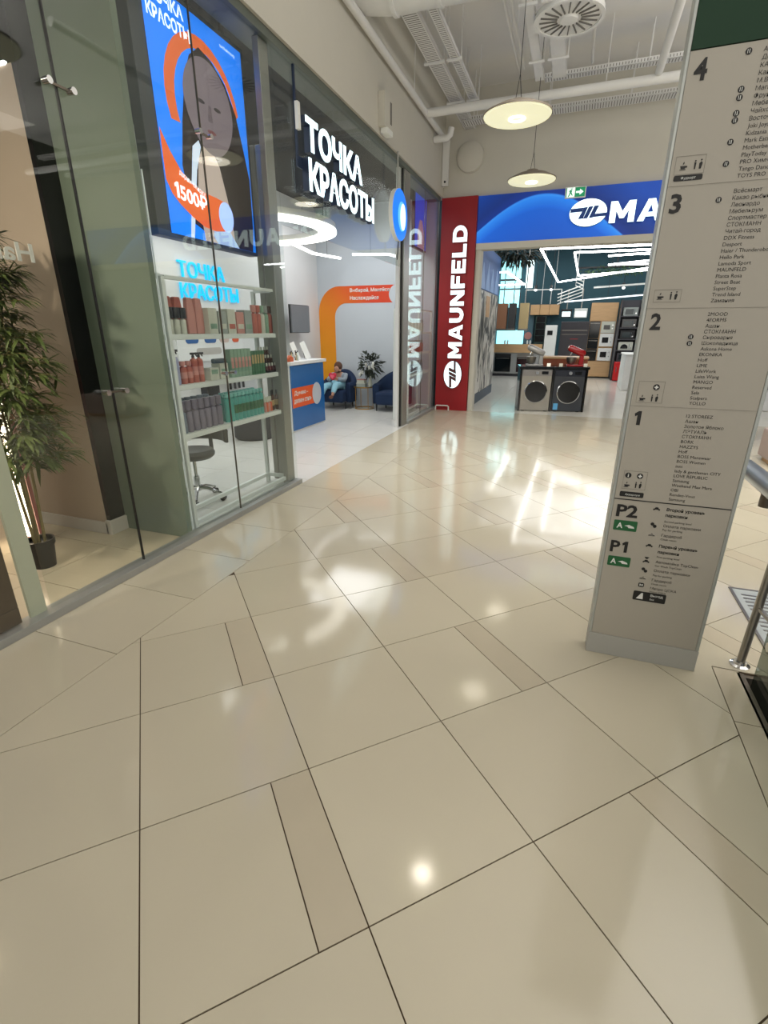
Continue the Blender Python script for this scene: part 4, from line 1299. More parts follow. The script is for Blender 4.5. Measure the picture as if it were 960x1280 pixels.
for lst, z0, z1 in ((L4, 2.513, 2.142), (L3, 2.094, 1.718), (L2, 1.668, 1.315), (L1, 1.260, 0.882)):
    st_ = (z0 - z1) / (len(lst) - 1)
    sgt('shop_list', [(s_, 0.487, z0 - st_ * k - 0.0062, 0.0134, None) for k, s_ in enumerate(lst)], m_ink, 0.0)
sgt('parking_text', [('Второй уровень', 0.488, 0.824, 0.014, None), ('парковки', 0.488, 0.796, 0.014, None), ('Первый уровень', 0.488, 0.640, 0.014, None), ('парковки', 0.488, 0.610, 0.014, None)], m_ink, 0.025)
sgt('parking_text', [('Second parking level', 0.488, 0.768, 0.0095, None), ('Оплата парковки', 0.488, 0.744, 0.013, None), ('Pay for parking', 0.488, 0.726, 0.0095, None), ('Гардероб', 0.488, 0.696, 0.013, None), ('Cloak room', 0.488, 0.678, 0.0095, None),
                     ('First parking level', 0.488, 0.586, 0.0095, None), ('Автомойка TopClean', 0.488, 0.558, 0.013, None), ('Car Wash TopClean', 0.488, 0.539, 0.0095, None), ('Оплата парковки', 0.488, 0.511, 0.013, None), ('Pay for parking', 0.488, 0.488, 0.0095, None),
                     ('Гардероб', 0.488, 0.460, 0.013, None), ('Cloak room', 0.488, 0.441, 0.0095, None), ('Метро ЦСКА', 0.488, 0.415, 0.013, None), ('Metro CSKA', 0.488, 0.398, 0.0095, None)], m_ink, 0.0)


def rrect(x0, z0, x1, z1, r, n=4):
    pts = []
    for (cx_, cz_, a0) in ((x1 - r, z1 - r, 0), (x0 + r, z1 - r, PI / 2), (x0 + r, z0 + r, PI), (x1 - r, z0 + r, 3 * PI / 2)):
        pts += [(cx_ + r * math.cos(a0 + PI / 2 * k / n), cz_ + r * math.sin(a0 + PI / 2 * k / n)) for k in range(n + 1)]
    return pts


def pl(pts, d=0.001, mb=None):
    mb = mb or MB()
    return mb.prism(pts, (0, FP, 0), X, Z, d)


def outline(x0, z0, x1, z1, t=0.0012):
    return MB().box(x0, FP - .001, z0, x1, FP, z0 + t).box(x0, FP - .001, z1 - t, x1, FP, z1).box(x0, FP - .001, z0, x0 + t, FP, z1).box(x1 - t, FP - .001, z0, x1, FP, z1)


for bx_ in ((0.275, 2.162, 0.375, 2.222), (0.280, 1.716, 0.379, 1.763), (0.281, 1.309, 0.383, 1.401), (0.285, 0.912, 0.383, 0.999)):
    B(outline(*bx_), 'icon_frame', m_line, ds)


def cup(x, z, s):
    mb = pl([(x - .5 * s, z - .1 * s), (x + .45 * s, z - .1 * s), (x + .3 * s, z - .6 * s), (x - .35 * s, z - .6 * s)])
    pl([(x + .4 * s, z - .1 * s), (x + .7 * s, z - .15 * s), (x + .65 * s, z - .4 * s), (x + .38 * s, z - .4 * s)], mb=mb)
    pl([(x - .1 * s, z + .05 * s), (x + .15 * s, z + .3 * s), (x + .05 * s, z + .6 * s), (x - .1 * s, z + .3 * s)], mb=mb)
    pl([(x - .55 * s, z - .75 * s), (x + .5 * s, z - .75 * s), (x + .5 * s, z - .68 * s), (x - .55 * s, z - .68 * s)], mb=mb)
    return mb


def wc_icon(x, z, s):
    mb = pl([(x - .55 * s, z - .7 * s), (x - .35 * s, z - .7 * s), (x - .3 * s, z + .3 * s), (x - .6 * s, z + .3 * s)])
    pl(ell(10, .13 * s, .13 * s, x - .45 * s, z + .5 * s), mb=mb)
    pl([(x + .2 * s, z - .7 * s), (x + .5 * s, z - .7 * s), (x + .65 * s, z + .1 * s), (x + .45 * s, z + .4 * s), (x + .15 * s, z + .1 * s)], mb=mb)
    pl(ell(10, .13 * s, .13 * s, x + .42 * s, z + .6 * s), mb=mb)
    return mb


for (zc, ) in ((2.192,), (1.740,), (1.331,), (0.935,)):
    B(cup(0.303, zc, 0.020), 'pictogram', m_ink, ds)
    B(wc_icon(0.352, zc, 0.022), 'pictogram', m_ink, ds)


def disc_icon(x, z, r, kind_):
    B(pl(ell(18, r, r, x, z)), 'pictogram', m_ink, ds)
    mb = MB()
    o = FP - 0.001
    if kind_ == 'plus':
        mb.box(x - r * .6, o - .0008, z - r * .2, x + r * .6, o, z + r * .2).box(x - r * .2, o - .0008, z - r * .6, x + r * .2, o, z - r * .2).box(x - r * .2, o - .0008, z + r * .2, x + r * .2, o, z + r * .6)
    elif kind_ == 'i':
        mb.box(x - r * .15, o - .0008, z - r * .6, x + r * .15, o, z + r * .2).box(x - r * .15, o - .0008, z + r * .35, x + r * .15, o, z + r * .6)
    else:
        mb.box(x - r * .4, o - .0008, z - r * .6, x - r * .25, o, z + r * .6).box(x + r * .15, o - .0008, z - r * .6, x + r * .35, o, z + r * .6)
    B(mb, 'pictogram', m_bwhite, ds)


disc_icon(0.352, 1.376, 0.013, 'plus')
disc_icon(0.353, 0.977, 0.013, 'plus')
disc_icon(0.304, 0.977, 0.013, 'i')
for zc in (2.514, 2.407, 2.383, 2.337, 2.316, 2.251, 2.184, 2.069, 1.582, 1.557):
    disc_icon(0.443, zc, 0.010, 'fork')
for (x0, z0, x1, z1, mt, nm) in ((0.277, 2.141, 0.374, 2.160, m_ink, 'badge'), (0.281, 0.874, 0.382, 0.899, m_ink, 'badge'), (0.278, 0.703, 0.380, 0.755, m_bgreen, 'badge'), (0.279, 0.514, 0.380, 0.566, m_bgreen, 'badge'), (0.420, 0.346, 0.564, 0.396, m_ink, 'badge')):
    B(pl(rrect(x0, z0, x1, z1, 0.005)), nm, mt, ds)
mb = MB()
o = FP - 0.0004
for zc in (0.729, 0.540):
    text(mb, 'A', (0.292, o, zc - 0.014), X, Z, 1, width=0.026, capfit=0.028, bold=0.03)
    mb.prism([(0.325, zc), (0.345, zc + .006), (0.366, zc - .002), (0.370, zc - .010), (0.345, zc - .010), (0.338, zc - .002)], (0, o - 0.0006, 0), X, Z, 0.0008)
text(mb, 'Фудкорт', (0.302, o, 2.146), X, Z, 0.012, bold=0.0)
text(mb, 'Аквариум', (0.304, o, 0.881), X, Z, 0.013, bold=0.0)
text(mb, 'Выход', (0.496, o, 0.375), X, Z, 0.018, bold=0.01)
text(mb, 'Exit', (0.496, o, 0.356), X, Z, 0.013, bold=0.0)
mb.prism([(0.435, 0.355), (0.455, 0.388), (0.462, 0.388), (0.465, 0.355)], (0, o - 0.0006, 0), X, Z, 0.0008)
B(mb, 'badge_lettering', m_bwhite, ds)


def car(x, z, s):
    mb = pl([(x - s, z - .5 * s), (x - s, z), (x - .6 * s, z + .1 * s), (x - .4 * s, z + .55 * s), (x + .4 * s, z + .55 * s), (x + .6 * s, z + .1 * s), (x + s, z), (x + s, z - .5 * s), (x + .6 * s, z - .5 * s), (x + .5 * s, z - .25 * s), (x - .5 * s, z - .25 * s), (x - .6 * s, z - .5 * s)])
    return mb


def hanger(x, z, s):
    mb = MB()
    for a, b in (((-s, -.4 * s), (0, .1 * s)), ((0, .1 * s), (s, -.4 * s)), ((-s, -.4 * s), (s, -.4 * s)), ((0, .1 * s), (.15 * s, .5 * s))):
        mb.bar((x + a[0], FP - .0006, z + a[1]), (x + b[0], FP - .0006, z + b[1]), 0.001, 0.0022, up=(0, 1, 0.01))
    return mb


B(car(0.447, 0.829, 0.014), 'pictogram', m_ink, ds)
B(car(0.447, 0.643, 0.014), 'pictogram', m_ink, ds)
B(car(0.447, 0.560, 0.014), 'pictogram', m_ink, ds)
B(pl([(0.436, .582), (0.458, .582), (0.450, .573), (0.444, .573)]), 'pictogram', m_ink, ds)
for zc in (0.749, 0.514):
    B(pl(ell(12, .008, .008, 0.442, zc + .004), mb=pl(ell(12, .008, .008, 0.453, zc - .006))), 'pictogram', m_ink, ds)
for zc in (0.700, 0.471):
    B(hanger(0.447, zc, 0.014), 'pictogram', m_ink, ds)
B(pl(rrect(0.434, 0.420, 0.459, 0.442, 0.005)), 'pictogram', m_ink, ds)
B(text(MB(), 'M', (0.439, o, 0.425), X, Z, 1, width=0.015, capfit=0.012, bold=0.03), 'pictogram', m_bwhite, ds)

# ================================================================== BALUSTRADE
bl = T('balustrade', 'brushed steel handrail and post with glass infill at the edge of the opening', 'railing', (0.99, 2.59, 0))
B(MB().tube([(0.985, 2.59, 0.0), (1.0, 2.59, 0.82)], 0.019, 16), 'post', m_steel, bl, smooth=True)
B(MB().lathe((0.985, 2.59, 0), [(0.045, 0), (0.045, 0.006), (0.03, 0.012), (0.028, 0.025)], 20), 'base_flange', m_chrome, bl, smooth=True)
B(MB().tube([(1.01, 3.34, 0.865), (1.01, 3.32, 0.865), (1.01, -1.2, 0.865)], [0.02, 0.048, 0.048], 20), 'handrail', M('handrail_metal', '#8b9093', 0.3, 0.7, noise=0.1), bl, smooth=True)
B(MB().tube([(1.01, 2.9, 0.83), (1.01, 2.9, 0.76)], 0.03, 14), 'bracket', m_alud, bl, smooth=True)
B(MB().box(1.005, -1.2, -0.5, 1.017, 2.46, 0.78), 'glass_panel', glass('grey_glass', (0.55, 0.6, 0.56, 1), haze=0.12, hazecol=(0.12, 0.13, 0.12, 1)), bl)
for yy, zz in ((2.38, -0.02), (1.5, -0.02), (0.6, -0.02), (2.38, 0.3)):
    B(MB().tube([(0.988, yy, zz - 0.05), (1.004, yy, zz - 0.05)], 0.022, 14), 'clamp', m_chrome, bl, smooth=True)
B(MB().bar((0.99, 2.59, 0.34), (1.01, 2.42, 0.34), 0.016, 0.016), 'arm', m_steel, bl)
lp = T('landing_plate', 'ribbed metal escalator landing plate set in the tiles beyond the handrail post', 'plate', (2.2, 3.0, 0))
B(MB().box(1.165, 2.55, 0.0, 3.2, 3.50, 0.006), 'plate', M('plate_metal', '#b6bcbc', 0.45, 0.3, noise=0.08), lp)
for k in range(18):
    B(MB().box(1.20, 2.60 + k * 0.048, 0.006, 3.15, 2.615 + k * 0.048, 0.008), 'rib', m_steel, lp)
B(MB().box(1.150, 2.55, 0.0, 1.165, 3.515, 0.008).box(1.165, 3.50, 0.0, 3.2, 3.515, 0.008), 'rim', m_steel, lp)
# kiosk at the right, beyond the totem
kk = T('kiosk_counter', 'low white kiosk counter with a blue band beyond the totem', 'counter', (4.9, 13.0, 0))
B(MB().box(3.85, 12.6, 0, 6.2, 13.4, 0.45), 'body', m_white, kk, bevel=0.03)
B(MB().box(3.80, 12.55, 0.45, 6.25, 13.45, 0.75), 'band', M('band_blue', '#3c5a94', 0.5), kk, bevel=0.01)
B(MB().box(3.82, 12.57, 0.75, 6.23, 13.43, 1.1), 'top', m_white, kk, bevel=0.02)
bn = T('bench', 'pinkish grey box bench at the right edge behind the handrail', 'bench', (3.0, 7.4, 0))
B(MB().box(2.45, 7.25, 0.06, 3.6, 7.75, 0.42), 'seat', M('bench_pink', '#a8958c', 0.6), bn, bevel=0.02)
B(MB().box(2.5, 7.3, 0.0, 3.55, 7.7, 0.06), 'plinth', m_wood, bn)

# ================================================================== APPLIANCE SHOP FRONT
rp_ = T('red_pylon', 'red shopfront panel with white illuminated vertical brand letters', 'sign', (-2.34, 10.56, 0))
B(MB().box(-2.69, 10.50, 0.0, -2.01, 10.75, 3.95), 'panel', m_red, rp_, bevel=0.003)
mb = MB()
for mt, nm, off, dep, bo in ((m_rlogoC, 'letter_side', 0.0, 0.045, 0.055), (m_letterE, 'letter_face', -0.046, 0.006, 0.04)):
    mb = MB()
    block_text(mb, 'MAUNFELD', (-2.165, 10.499 + off, 1.07), Z, -X, 2.40, 0.275, dep, 0.05 if off == 0 else 0.0)
    B(mb, nm, mt, rp_)


def logo(parent, o, u, v, a, b, cutm):
    B(MB().prism(ell(44, a, b), o, u, v, 0.045), 'logo_side', m_letterC, parent, smooth=True)
    n = Vector(u).cross(Vector(v)).normalized()
    o1 = Vector(o) + n * 0.0452
    B(MB().prism(ell(44, a * .985, b * .985), o1, u, v, 0.005), 'logo_face', m_letterE, parent)
    o2 = o1 + n * 0.0052
    mb = MB()
    sx, sy = a / 150.0, b / 115.0

    def P(l):
        return [((p[0] - 240) * sx, (315 - p[1]) * sy) for p in l]
    mb.prism(P([(100, 276), (205, 272), (190, 305), (98, 308)]), o2, u, v, 0.002)
    mb.prism(P([(205, 272), (235, 268), (205, 362), (165, 365)]), o2 + n * 0.0003, u, v, 0.002)
    mb.prism(P([(242, 268), (278, 264), (240, 362), (205, 364)]), o2 + n * 0.0006, u, v, 0.002)
    mb.prism(P([(285, 264), (322, 262), (285, 358), (250, 362)]), o2 + n * 0.0009, u, v, 0.002)
    mb.prism(P([(290, 330), (392, 324), (380, 352), (280, 356)]), o2 + n * 0.0012, u, v, 0.002)
    B(mb, 'logo_mark', cutm, parent)


logo(rp_, (-2.325, 10.499, 0.74), Z, -X, 0.275, 0.185, M('logo_dark', '#5d3233', 0.5))
# blue header lightbox
hb_ = T('header_sign', 'wide blue shop header lightbox with white illuminated brand name and oval logo', 'sign', (0.2, 10.6, 3.15))
B(MB().box(-2.0, 10.53, 3.16, 6.3, 10.75, 3.94), 'panel', m_header, hb_)
logo(hb_, (-0.065, 10.529, 3.535), X, Z, 0.31, 0.215, m_hlogoC)
for mt, nm, off, dep, bo in ((m_hlogoC, 'letter_side', 0.0, 0.045, 0.055), (m_letterE, 'letter_face', -0.046, 0.006, 0.04)):
    mb = MB()
    block_text(mb, 'MAUNFELD', (0.29, 10.529 + off, 3.35), X, Z, 3.05, 0.325, dep, 0.04 if off == 0 else 0.0)
    B(mb, nm, mt, hb_)
S('trim', MB().box(-2.0, 10.52, 3.05, 6.3, 10.75, 3.16), m_wall)
S('trim', MB().box(-2.0, 10.55, 0.0, -1.90, 10.80, 3.05), m_wall)
ex = T('exit_sign', 'small green and white emergency exit sign with running figure and arrow', 'sign', (-0.32, 10.48, 3.87))
B(MB().box(-0.48, 10.455, 3.77, -0.14, 10.50, 3.94), 'case', m_bwhite, ex, bevel=0.004)
m_exg = M('exit_green', '#0d8a5a', 0.5, emit=0.5)
m_exw = M('exit_white', '#eafff2', 0.5, emit=0.8)
B(MB().box(-0.465, 10.452, 3.785, -0.325, 10.4555, 3.925), 'panel', m_exw, ex)
B(MB().box(-0.315, 10.452, 3.785, -0.155, 10.4555, 3.925), 'panel', m_exg, ex)
B(MB().prism([(-0.30, 3.84), (-0.24, 3.84), (-0.24, 3.81), (-0.18, 3.855), (-0.24, 3.90), (-0.24, 3.87), (-0.30, 3.87)], (0, 10.4515, 0), X, Z, 0.002), 'arrow', m_exw, ex)
B(MB().prism([(-0.43, 3.79), (-0.41, 3.79), (-0.39, 3.84), (-0.36, 3.80), (-0.35, 3.81), (-0.375, 3.86), (-0.36, 3.88), (-0.40, 3.895), (-0.43, 3.86), (-0.40, 3.87)], (0, 10.4515, 0), X, Z, 0.002).prism(ell(10, .012, .012, -0.375, 3.905), (0, 10.4515, 0), X, Z, 0.002).box(-0.465, 10.4505, 3.785, -0.45, 10.452, 3.925), 'running_figure', m_exg, ex)
gb = T('guard_bar', 'low white metal bumper bar on the floor in front of the red panel', 'bar', (-2.5, 10.44, 0))
B(MB().tube([(-2.66, 10.44, 0), (-2.66, 10.44, 0.08), (-2.64, 10.44, 0.10), (-2.40, 10.44, 0.10), (-2.38, 10.44, 0.08), (-2.38, 10.44, 0)], 0.013, 8), 'tube', m_bwhite, gb, smooth=True)

# inner side wall poster
pw = T('poster_wall', 'tall display wall inside the shop with blue mountain banner above black and white marbled panels', 'display', (-2.1, 12.6, 0))
B(MB().box(-2.12, 11.12, 0.0, -2.05, 14.15, 3.35), 'body', m_plinth, pw)
B(MB().box(-2.05, 11.12, 0.0, -2.035, 14.15, 0.22), 'kick_panel', M('kick_blue', '#55606c', 0.6), pw)


def marble():
    m = bpy.data.materials.new('marble_print')
    m.use_nodes = True
    nt = m.node_tree
    b = nt.nodes['Principled BSDF']
    tc = nt.nodes.new('ShaderNodeTexCoord')
    mp = nt.nodes.new('ShaderNodeMapping')
    mp.inputs['Scale'].default_value = (1, 1.6, 0.9)
    nz = nt.nodes.new('ShaderNodeTexNoise')
    nz.inputs['Scale'].default_value = 1.7
    nz.inputs['Detail'].default_value = 2
    nz.inputs['Distortion'].default_value = 1.2
    cr = nt.nodes.new('ShaderNodeValToRGB')
    cr.color_ramp.elements[0].position = 0.46
    cr.color_ramp.elements[0].color = srgb('#1e201f')
    cr.color_ramp.elements[1].position = 0.53
    cr.color_ramp.elements[1].color = srgb('#d9d6cc')
    nt.links.new(tc.outputs['Object'], mp.inputs[0])
    nt.links.new(mp.outputs[0], nz.inputs[0])
    nt.links.new(nz.outputs[0], cr.inputs[0])
    nt.links.new(cr.outputs[0], b.inputs['Base Color'])
    b.inputs['Roughness'].default_value = 0.3
    return m


m_marble = marble()
for k in range(3):
    B(MB().box(-2.05, 11.16 + k * 0.99, 0.24, -2.03, 12.11 + k * 0.99, 2.42), 'print_panel', m_marble, pw)
    B(MB().box(-2.03, 11.14 + k * 0.99, 0.22, -2.02, 11.165 + k * 0.99, 2.42), 'slat', M('frame_metal%d' % k, '#d0cfca', 0.3, .5), pw)
B(MB().box(-2.05, 11.16, 2.45, -2.03, 14.13, 3.33), 'banner', M('banner_blue', '#3b68a8', 0.6, noise=0.2, scale=1.0), pw)
for k in range(4):
    c = 11.7 + k * 0.65
    B(MB().prism([(c - 0.28, 2.46), (c + 0.30, 2.46), (c + 0.05, 2.95 + 0.12 * (k % 2)), (c - 0.03, 2.98)], (-2.029, 0, 0), Y, Z, 0.002), 'mountain', M('peak%d' % k, '#86a8d4', 0.6, noise=0.15), pw)
B(MB().box(-2.029, 12.3, 1.9, -2.02, 12.8, 2.35), 'shelf_niche', m_wood, pw)

# ---- washing machines in black surround
ws = T('machine_stand', 'black framed display stand around two washing machines', 'stand', (-0.34, 11.05, 0), 0.18)
A0 = 0.0


def lbox(x0, y0, z0, x1, y1, z1, mb=None):
    return (mb or MB()).box(x0, y0, z0, x1, y1, z1)


B(lbox(-0.67, 0.0, 0.0, -0.635, 0.60, 0.86), 'side_panel', m_gblack, ws, local=True)
B(lbox(-0.018, 0.0, 0.0, 0.018, 0.60, 0.86), 'side_panel', m_gblack, ws, local=True)
B(lbox(0.635, 0.0, 0.0, 0.67, 0.60, 0.86), 'side_panel', m_gblack, ws, local=True)
B(lbox(-0.69, -0.03, 0.86, 0.69, 0.62, 0.91), 'top', m_gblack, ws, local=True, bevel=0.004)


def washer(label, xo, m_body, m_panel, sticker):
    ca, sa = math.cos(0.18), math.sin(0.18)
    t = T('washing_machine', label, 'washing machine', (-0.34 + xo * ca, 11.05 + xo * sa, 0), 0.18)
    B(MB().box(-0.30, 0.012, 0.012, 0.30, 0.58, 0.855), 'body', m_body, t, local=True, bevel=0.006)
    B(MB().box(-0.295, 0.0, 0.72, 0.295, 0.012, 0.85), 'control_panel', m_panel, t, local=True, bevel=0.002)
    B(MB().tube([(0.0, 0.0, 0.785), (0.0, -0.025, 0.785)], [0.038, 0.034], 20), 'dial', m_chrome, t, local=True, smooth=True)
    B(MB().box(0.09, -0.003, 0.755, 0.22, 0.0, 0.815), 'display', m_gblack, t, local=True)
    B(MB().box(-0.27, -0.003, 0.75, -0.12, 0.0, 0.82), 'drawer', m_panel, t, local=True, bevel=0.001)
    mb = MB()
    n = 36
    for (ri, ro, ya, yb) in ((0.205, 0.232, -0.018, 0.012),):
        vs = []
        for (r, yy) in ((ri, yb), (ro, yb), (ro, ya + 0.01), (ri + .01, ya)):
            for k in range(n):
                a = 2 * PI * k / n
                vs.append((r * math.cos(a), yy, 0.40 + r * math.sin(a)))
        fs = []
        for q in range(3):
            for k in range(n):
                k2 = (k + 1) % n
                fs.append((q * n + k, q * n + k2, (q + 1) * n + k2, (q + 1) * n + k))
        mb.add(vs, fs)
    d = B(mb, 'door', m_chrome, t, local=True, smooth=True)
    B(MB().prism(ell(36, 0.212, 0.212, 0, 0.40), (0, -0.008, 0), X, Z, 0.006), 'door_glass', M('porthole', '#07090e', 0.12), d, local=True)
    if sticker:
        B(MB().box(-0.27, -0.0015, 0.04, -0.18, 0.012, 0.17), 'sticker', M('sticker_blue', '#5fa9d8', 0.5), t, local=True)
    B(MB().box(-0.26, 0.01, 0.0, -0.20, 0.5, 0.012).box(0.20, 0.01, 0.0, 0.26, 0.5, 0.012), 'foot', m_black, t, local=True)
    return t


washer('silver front loading washing machine, left of the pair', -0.327, M('silver_body', '#a09b92', 0.35, 0.5), M('silver_panel', '#8d8a88', 0.3, 0.6), False)
washer('dark grey front loading washing machine with blue sticker', 0.327, M('graphite_body', '#3d4046', 0.35, 0.4), M('graphite_panel', '#2b2f3a', 0.25, 0.4), True)


def mixer(label, xo, mt, tilt, s=1.0):
    ca, sa = math.cos(0.18), math.sin(0.18)
    t = T('stand_mixer', label, 'mixer', (-0.34 + xo * ca, 11.22 + xo * sa, 0.91), 0.18)
    B(MB().box(-0.17 * s, -0.11, 0.0, 0.17 * s, 0.11, 0.04), 'base', mt, t, local=True, bevel=0.012, smooth=True)
    B(MB().prism([(0.07, 0.03), (0.17, 0.03), (0.16, 0.26), (0.09, 0.26)], (0, -0.045, 0), X, Z, -0.09), 'neck', mt, t, local=True, bevel=0.015, smooth=True)
    c0 = Vector((0.17, 0, 0.24))
    d = Vector((-math.cos(tilt), 0, math.sin(tilt)))
    B(MB().tube([c0 - d * 0.01, c0 + d * 0.03, c0 + d * 0.30, c0 + d * 0.35], [0.045, 0.07, 0.066, 0.045], 16), 'head', mt, t, local=True, smooth=True)
    B(MB().tube([c0 + d * 0.33, c0 + d * 0.36], [0.03, 0.028], 14), 'hub', m_chrome, t, local=True, smooth=True)
    q = c0 + d * 0.24
    dn = Vector((-math.sin(tilt), 0, -math.cos(tilt)))
    B(MB().tube([q, q + dn * 0.12], 0.012, 8).tube([q + dn * 0.12, q + dn * 0.17 + Vector((0.03, 0, 0)), q + dn * 0.21], 0.006, 6), 'beater', m_chrome, t, local=True, smooth=True)
    B(MB().lathe((-0.07, 0, 0.04), [(0.05, 0), (0.085, 0.04), (0.10, 0.14), (0.103, 0.145), (0.09, 0.14), (0.08, 0.05)], 22), 'bowl', m_steel, t, local=True, smooth=True)
    return t


mixer('silver tilt-head stand mixer with steel bowl on the left washing machine stand', -0.42, M('mixer_silver', '#a9a8a6', 0.3, 0.5), 0.42)
m2 = mixer('glossy red tilt-head stand mixer on the right of the stand', 0.38, M('mixer_red', '#a3161c', 0.2, noise=0.05, coat=0.6), 0.40)
for k, (xx, lab) in enumerate(((-0.12, 'small glowing white price cube between the mixers'), (0.12, 'small white price card left of the red mixer'), (0.60, 'small white price card at the right end of the stand top'))):
    ca, sa = math.cos(0.18), math.sin(0.18)
    wx, wy = -0.34 + xx * ca, 11.08 + xx * sa
    t = T('price_card', lab, 'card', (wx, wy, 0.91))
    B(MB().prism([(-0.035, 0), (0.035, 0), (0.035, 0.06), (-0.035, 0.06)], (wx, wy, 0.911), X, Z, -0.03 if k else -0.05), 'card', M('card_white%d' % k, '#f2ecdc', 0.5, emit=0.6 if k == 0 else 0), t)
bc = T('wooden_counter', 'reddish brown wooden display counter behind the washing machines', 'counter', (0.0, 12.1, 0))
B(MB().box(-0.66, 11.95, 0.0, 0.30, 12.5, 1.02), 'body', m_brown, bc, bevel=0.004)
B(MB().box(-0.68, 11.93, 1.02, 0.32, 12.52, 1.06), 'top', m_wood, bc, bevel=0.004)

# ---- deeper in the shop
fr = T('refrigerator', 'large dark grey double refrigerator standing free behind the counter', 'refrigerator', (-0.06, 15.3, 0))
m_frd = M('fridge_grey', '#4b4a4e', 0.45, 0.3, noise=0.06)
B(MB().box(-0.42, 15.0, 0.0, 0.30, 15.6, 1.83), 'body', m_frd, fr, bevel=0.006)
for (x0, x1, z0, z1) in ((-0.415, 0.295, 0.75, 1.82), (-0.415, 0.295, 0.40, 0.74), (-0.415, 0.295, 0.04, 0.39)):
    B(MB().box(x0, 14.975, z0, x1, 15.0, z1), 'door', m_frd, fr, bevel=0.004)
B(MB().box(-0.38, 14.95, 1.60, 0.26, 14.965, 1.615).box(-0.38, 14.95, 1.50, 0.26, 14.965, 1.51), 'handle', m_steel, fr)
B(MB().box(-0.15, 14.972, 1.38, 0.05, 14.9745, 1.40), 'mark', M('mark_red', '#a33138', .5), fr)

ov = T('oven_wall', 'tall wooden cabinet block holding black and white built-in ovens', 'cabinet', (0.85, 19.9, 0))
B(MB().box(0.38, 19.8, 0.05, 1.24, 20.19, 2.50), 'carcass', m_wood, ov)
B(MB().box(0.38, 19.78, 1.92, 1.22, 19.8, 2.50), 'door', m_wood, ov, bevel=0.003)
B(MB().box(0.45, 19.78, 0.05, 1.20, 19.8, 0.58), 'drawer', m_wood, ov, bevel=0.003)
for k, (z0, z1) in enumerate(((1.35, 1.90), (1.0, 1.33), (0.60, 0.98))):
    o_ = B(MB().box(0.40, 19.76, z0, 0.74, 19.8, z1), 'oven', m_gblack, ov, bevel=0.004, label='black glass oven')
    B(MB().box(0.43, 19.735, z1 - 0.07, 0.71, 19.75, z1 - 0.055), 'handle', m_steel, o_)
for k, (z0, z1) in enumerate(((1.52, 1.90), (1.08, 1.50), (0.60, 1.02))):
    o_ = B(MB().box(0.78, 19.74, z0, 1.22, 19.8, z1), 'oven', [pm['cream'], m_bwhite, m_bwhite][k], ov, bevel=0.006, label=['cream built-in oven', 'white built-in coffee oven', 'white microwave oven'][k])
    B(MB().box(0.86, 19.73, z0 + 0.12, 1.06, 19.738, z1 - 0.12), 'window', m_gblack, o_)
    B(MB().tube([(1.14, 19.74, z0 + 0.15), (1.14, 19.72, z0 + 0.15)], 0.02, 10).tube([(1.14, 19.74, z1 - 0.12), (1.14, 19.72, z1 - 0.12)], 0.02, 10), 'dial', m_chrome, o_)
B(MB().box(1.24, 19.8, 0.05, 1.34, 20.2, 1.9), 'side_panel', m_frd, ov)

mr_ = T('microwave_rack', 'dark open rack of microwaves at the right of the oven wall', 'rack', (1.6, 19.3, 0))
B(MB().box(1.27, 19.0, 0.0, 1.30, 19.5, 2.55).box(1.86, 19.0, 0.0, 1.89, 19.5, 2.55), 'upright', m_frd, mr_)
B(MB().box(1.30, 19.48, 0.0, 1.86, 19.5, 2.55), 'back_panel', m_frd, mr_)
mws = [('silver microwave on the top shelf of the rack', pm['grey']), ('black microwave on the second shelf of the rack', m_gblack), ('dark microwave with chrome handle on the third shelf of the rack', m_black), ('cream retro microwave with arched window on the rack', pm['cream']), ('black microwave on the lowest shelf of the rack', m_frd)]
for k in range(6):
    zz = 2.05 - k * 0.355
    B(MB().box(1.30, 19.0, zz - 0.03, 1.86, 19.48, zz), 'shelf_board', m_frd, mr_)
    if k < 5:
        t = T('microwave', mws[k][0], 'microwave', (1.58, 19.2, zz))
        B(MB().box(1.36, 19.05, zz + 0.001, 1.80, 19.4, zz + 0.26), 'body', mws[k][1], t, bevel=0.008)
        if k == 3:
            B(MB().prism([(-0.11, 0), (0.11, 0)] + [(0.11 * math.cos(a), 0.03 + 0.11 * math.sin(a)) for a in [PI * q / 8 for q in range(9)]], (1.54, 19.049, zz + 0.05), X, Z, 0.006), 'window', m_gblack, t)
        else:
            B(MB().box(1.42, 19.04, zz + 0.05, 1.66, 19.049, zz + 0.21), 'window', M('oven_glass%d' % k, '#1c2b2e', 0.1), t)
        B(MB().tube([(1.74, 19.05, zz + 0.08), (1.74, 19.03, zz + 0.08)], 0.022, 10), 'dial', m_chrome, t)
        B(MB().tube([(1.69, 19.03, zz + 0.05), (1.69, 19.03, zz + 0.21)], 0.007, 6), 'handle', m_chrome, t)
rb = T('retro_fridge', 'small bright red cabinet at the bottom of the rack', 'cabinet', (1.6, 18.9, 0))
B(MB().box(1.31, 18.72, 0.02, 1.84, 18.98, 0.62), 'body', M('bright_red', '#c8181c', 0.3), rb, bevel=0.02, smooth=True)
B(MB().tube([(1.38, 18.70, 0.30), (1.38, 18.70, 0.45)], 0.012, 8).box(1.372, 18.70, 0.31, 1.388, 18.722, 0.325), 'handle', m_chrome, rb)
wh = T('white_freezer', 'low white chest cabinet with rounded edge close to the totem side', 'cabinet', (1.5, 16.0, 0))
B(MB().box(1.36, 15.8, 0.0, 2.0, 17.2, 0.95), 'body', m_bwhite, wh, bevel=0.02)
B(MB().box(1.34, 15.78, 0.95, 2.02, 17.22, 0.99), 'lid', m_bwhite, wh, bevel=0.01)

